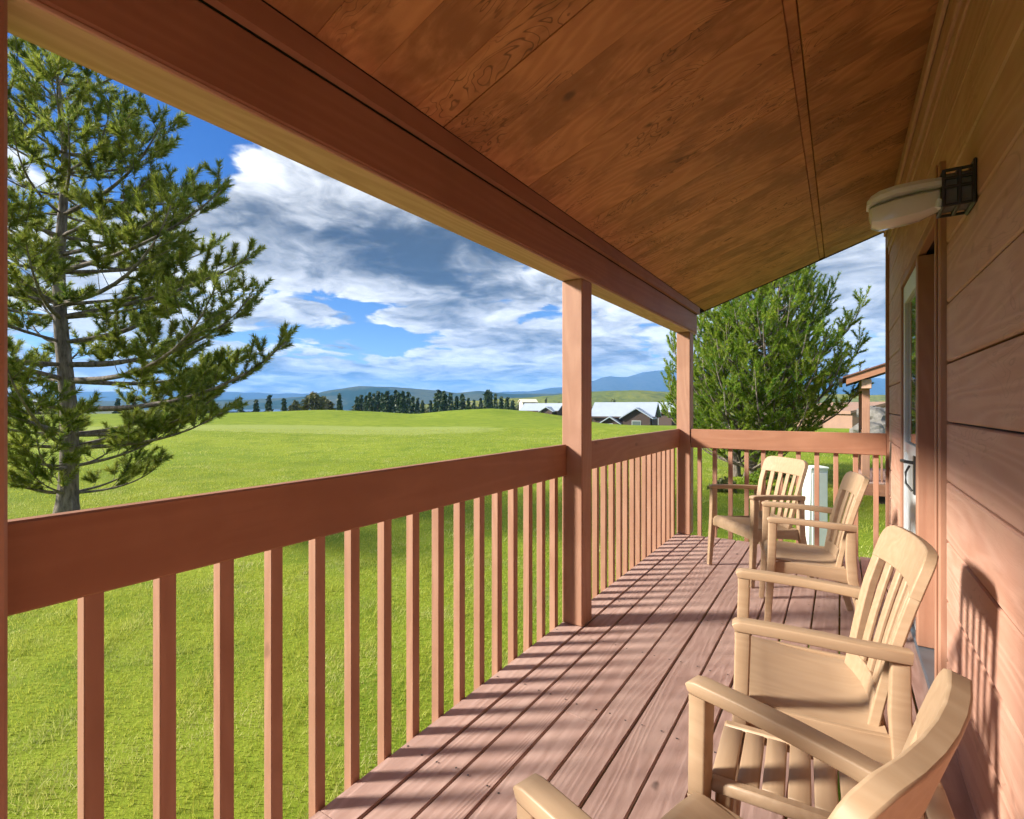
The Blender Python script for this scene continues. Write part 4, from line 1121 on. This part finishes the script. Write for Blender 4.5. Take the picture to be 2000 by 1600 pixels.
# low shrubs under the bushy pine
def shrub(px, py, d, s, label, mt, seed):
    p = PX(px, py, d); gz = hgt(p[0], p[1]); r = np.random.default_rng(seed); n = 900
    root = empty('shrub', (p[0], p[1], gz)); tag(root, label, 'shrub')
    v = norm(r.normal(size=(n, 3))) * (r.random((n, 1)) ** 0.4) * np.array((s, s, s * 0.75)); v[:, 2] = np.abs(v[:, 2]) + 0.05
    v *= (1 + 0.25 * np.sin(v[:, :1] * 9))
    A = v + r.normal(size=(n, 3)) * 0.035; B_ = v + r.normal(size=(n, 3)) * 0.035; C_ = v * 1.06 + r.normal(size=(n, 3)) * 0.04
    link('foliage', tri_mesh('foliage', A, B_, C_), root, material=mt)
    st = MB()
    for k in range(7):
        a = k * 0.9; st.tube([(0, 0, -0.05), (0.3 * s * math.cos(a), 0.3 * s * math.sin(a), 0.35 * s), (0.6 * s * math.cos(a), 0.6 * s * math.sin(a), 0.6 * s)], [0.012, 0.008, 0.003], 4)
    st.build('stem', 'bark', root)
shrub(1465, 905, 13.5, 0.42, 'low dark green shrub at the foot of the bushy pine', 'bushy_needles', 3)
shrub(1408, 900, 13.0, 0.34, 'small olive shrub on the lawn near the corner post', 'olive_leaves', 4)
shrub(1545, 900, 14.5, 0.40, 'olive shrub behind the back of the far corner chair', 'olive_leaves', 5)

# grass blades on the near lawn
def grass(n, rmin, rmax, a0, a1, hh, ww, seed):
    r = np.random.default_rng(seed)
    rad = np.sqrt(rmin ** 2 + (rmax ** 2 - rmin ** 2) * r.random(n)); a = np.radians(a0 + (a1 - a0) * r.random(n))
    rr_ = rad * np.sin(a); dd = rad * np.cos(a)
    x = rr_ * CS - dd * SN; y = rr_ * SN + dd * CS
    keep = (x < -1.50) | (y > 5.6)
    x, y, rad = x[keep], y[keep], rad[keep]; n = len(x)
    cl = 0.6 + 0.8 * (0.5 + 0.5 * np.sin(x * 7.1 + 2 * np.sin(y * 3.3))) * (0.5 + 0.5 * np.sin(y * 6.3 + 1.7 * np.sin(x * 4.1)))
    base = np.stack((x, y, height(x, y) - 0.004), 1)
    h = hh * cl * (0.6 + 0.7 * r.random(n)); th_ = r.random(n) * 6.283
    lean = np.stack((np.cos(th_), np.sin(th_), np.zeros(n)), 1) * (h * (0.25 + 0.7 * r.random(n)))[:, None]
    side = np.stack((-np.sin(th_ + 0.6), np.cos(th_ + 0.6), np.zeros(n)), 1) * (ww * (0.7 + 0.6 * r.random(n)))[:, None] * 0.5
    tip = base + lean + np.stack((np.zeros(n), np.zeros(n), h), 1)
    return base - side, base + side, tip
parts = [grass(120000, 2.6, 8, -75, 50, 0.055, 0.0065, 1), grass(95000, 8, 20, -62, 45, 0.06, 0.012, 2), grass(45000, 20, 38, -55, 45, 0.06, 0.026, 3)]
A = np.concatenate([q_[0] for q_ in parts]); B_ = np.concatenate([q_[1] for q_ in parts]); C_ = np.concatenate([q_[2] for q_ in parts])
o = link('grass', tri_mesh('grass', A, B_, C_), material='grass_blade')
tag(o, 'bright green mown grass covering the near lawn', 'grass', kind='stuff')

# ------------------------------------------------------------------ haze over the valley
HZ = True
if HZ:
    m = bpy.data.materials.new('haze'); m.use_nodes = True
    t = NT(m.node_tree); t.n.clear()
    pv = t.new('ShaderNodeVolumePrincipled'); pv.inputs['Color'].default_value = (0.20, 0.48, 1.0, 1)
    pv.inputs['Density'].default_value = 0.00013; pv.inputs['Anisotropy'].default_value = 0.0
    oo = t.new('ShaderNodeOutputMaterial'); t.l.new(pv.outputs[0], oo.inputs['Volume'])
    MATS['haze'] = m
    hb = MB().box(-9000, 9000, -9000, 9000, -75, 520, 0).build('haze', 'haze')
    tag(hb, 'thin blue haze over the valley and far mountains', 'haze', kind='stuff')
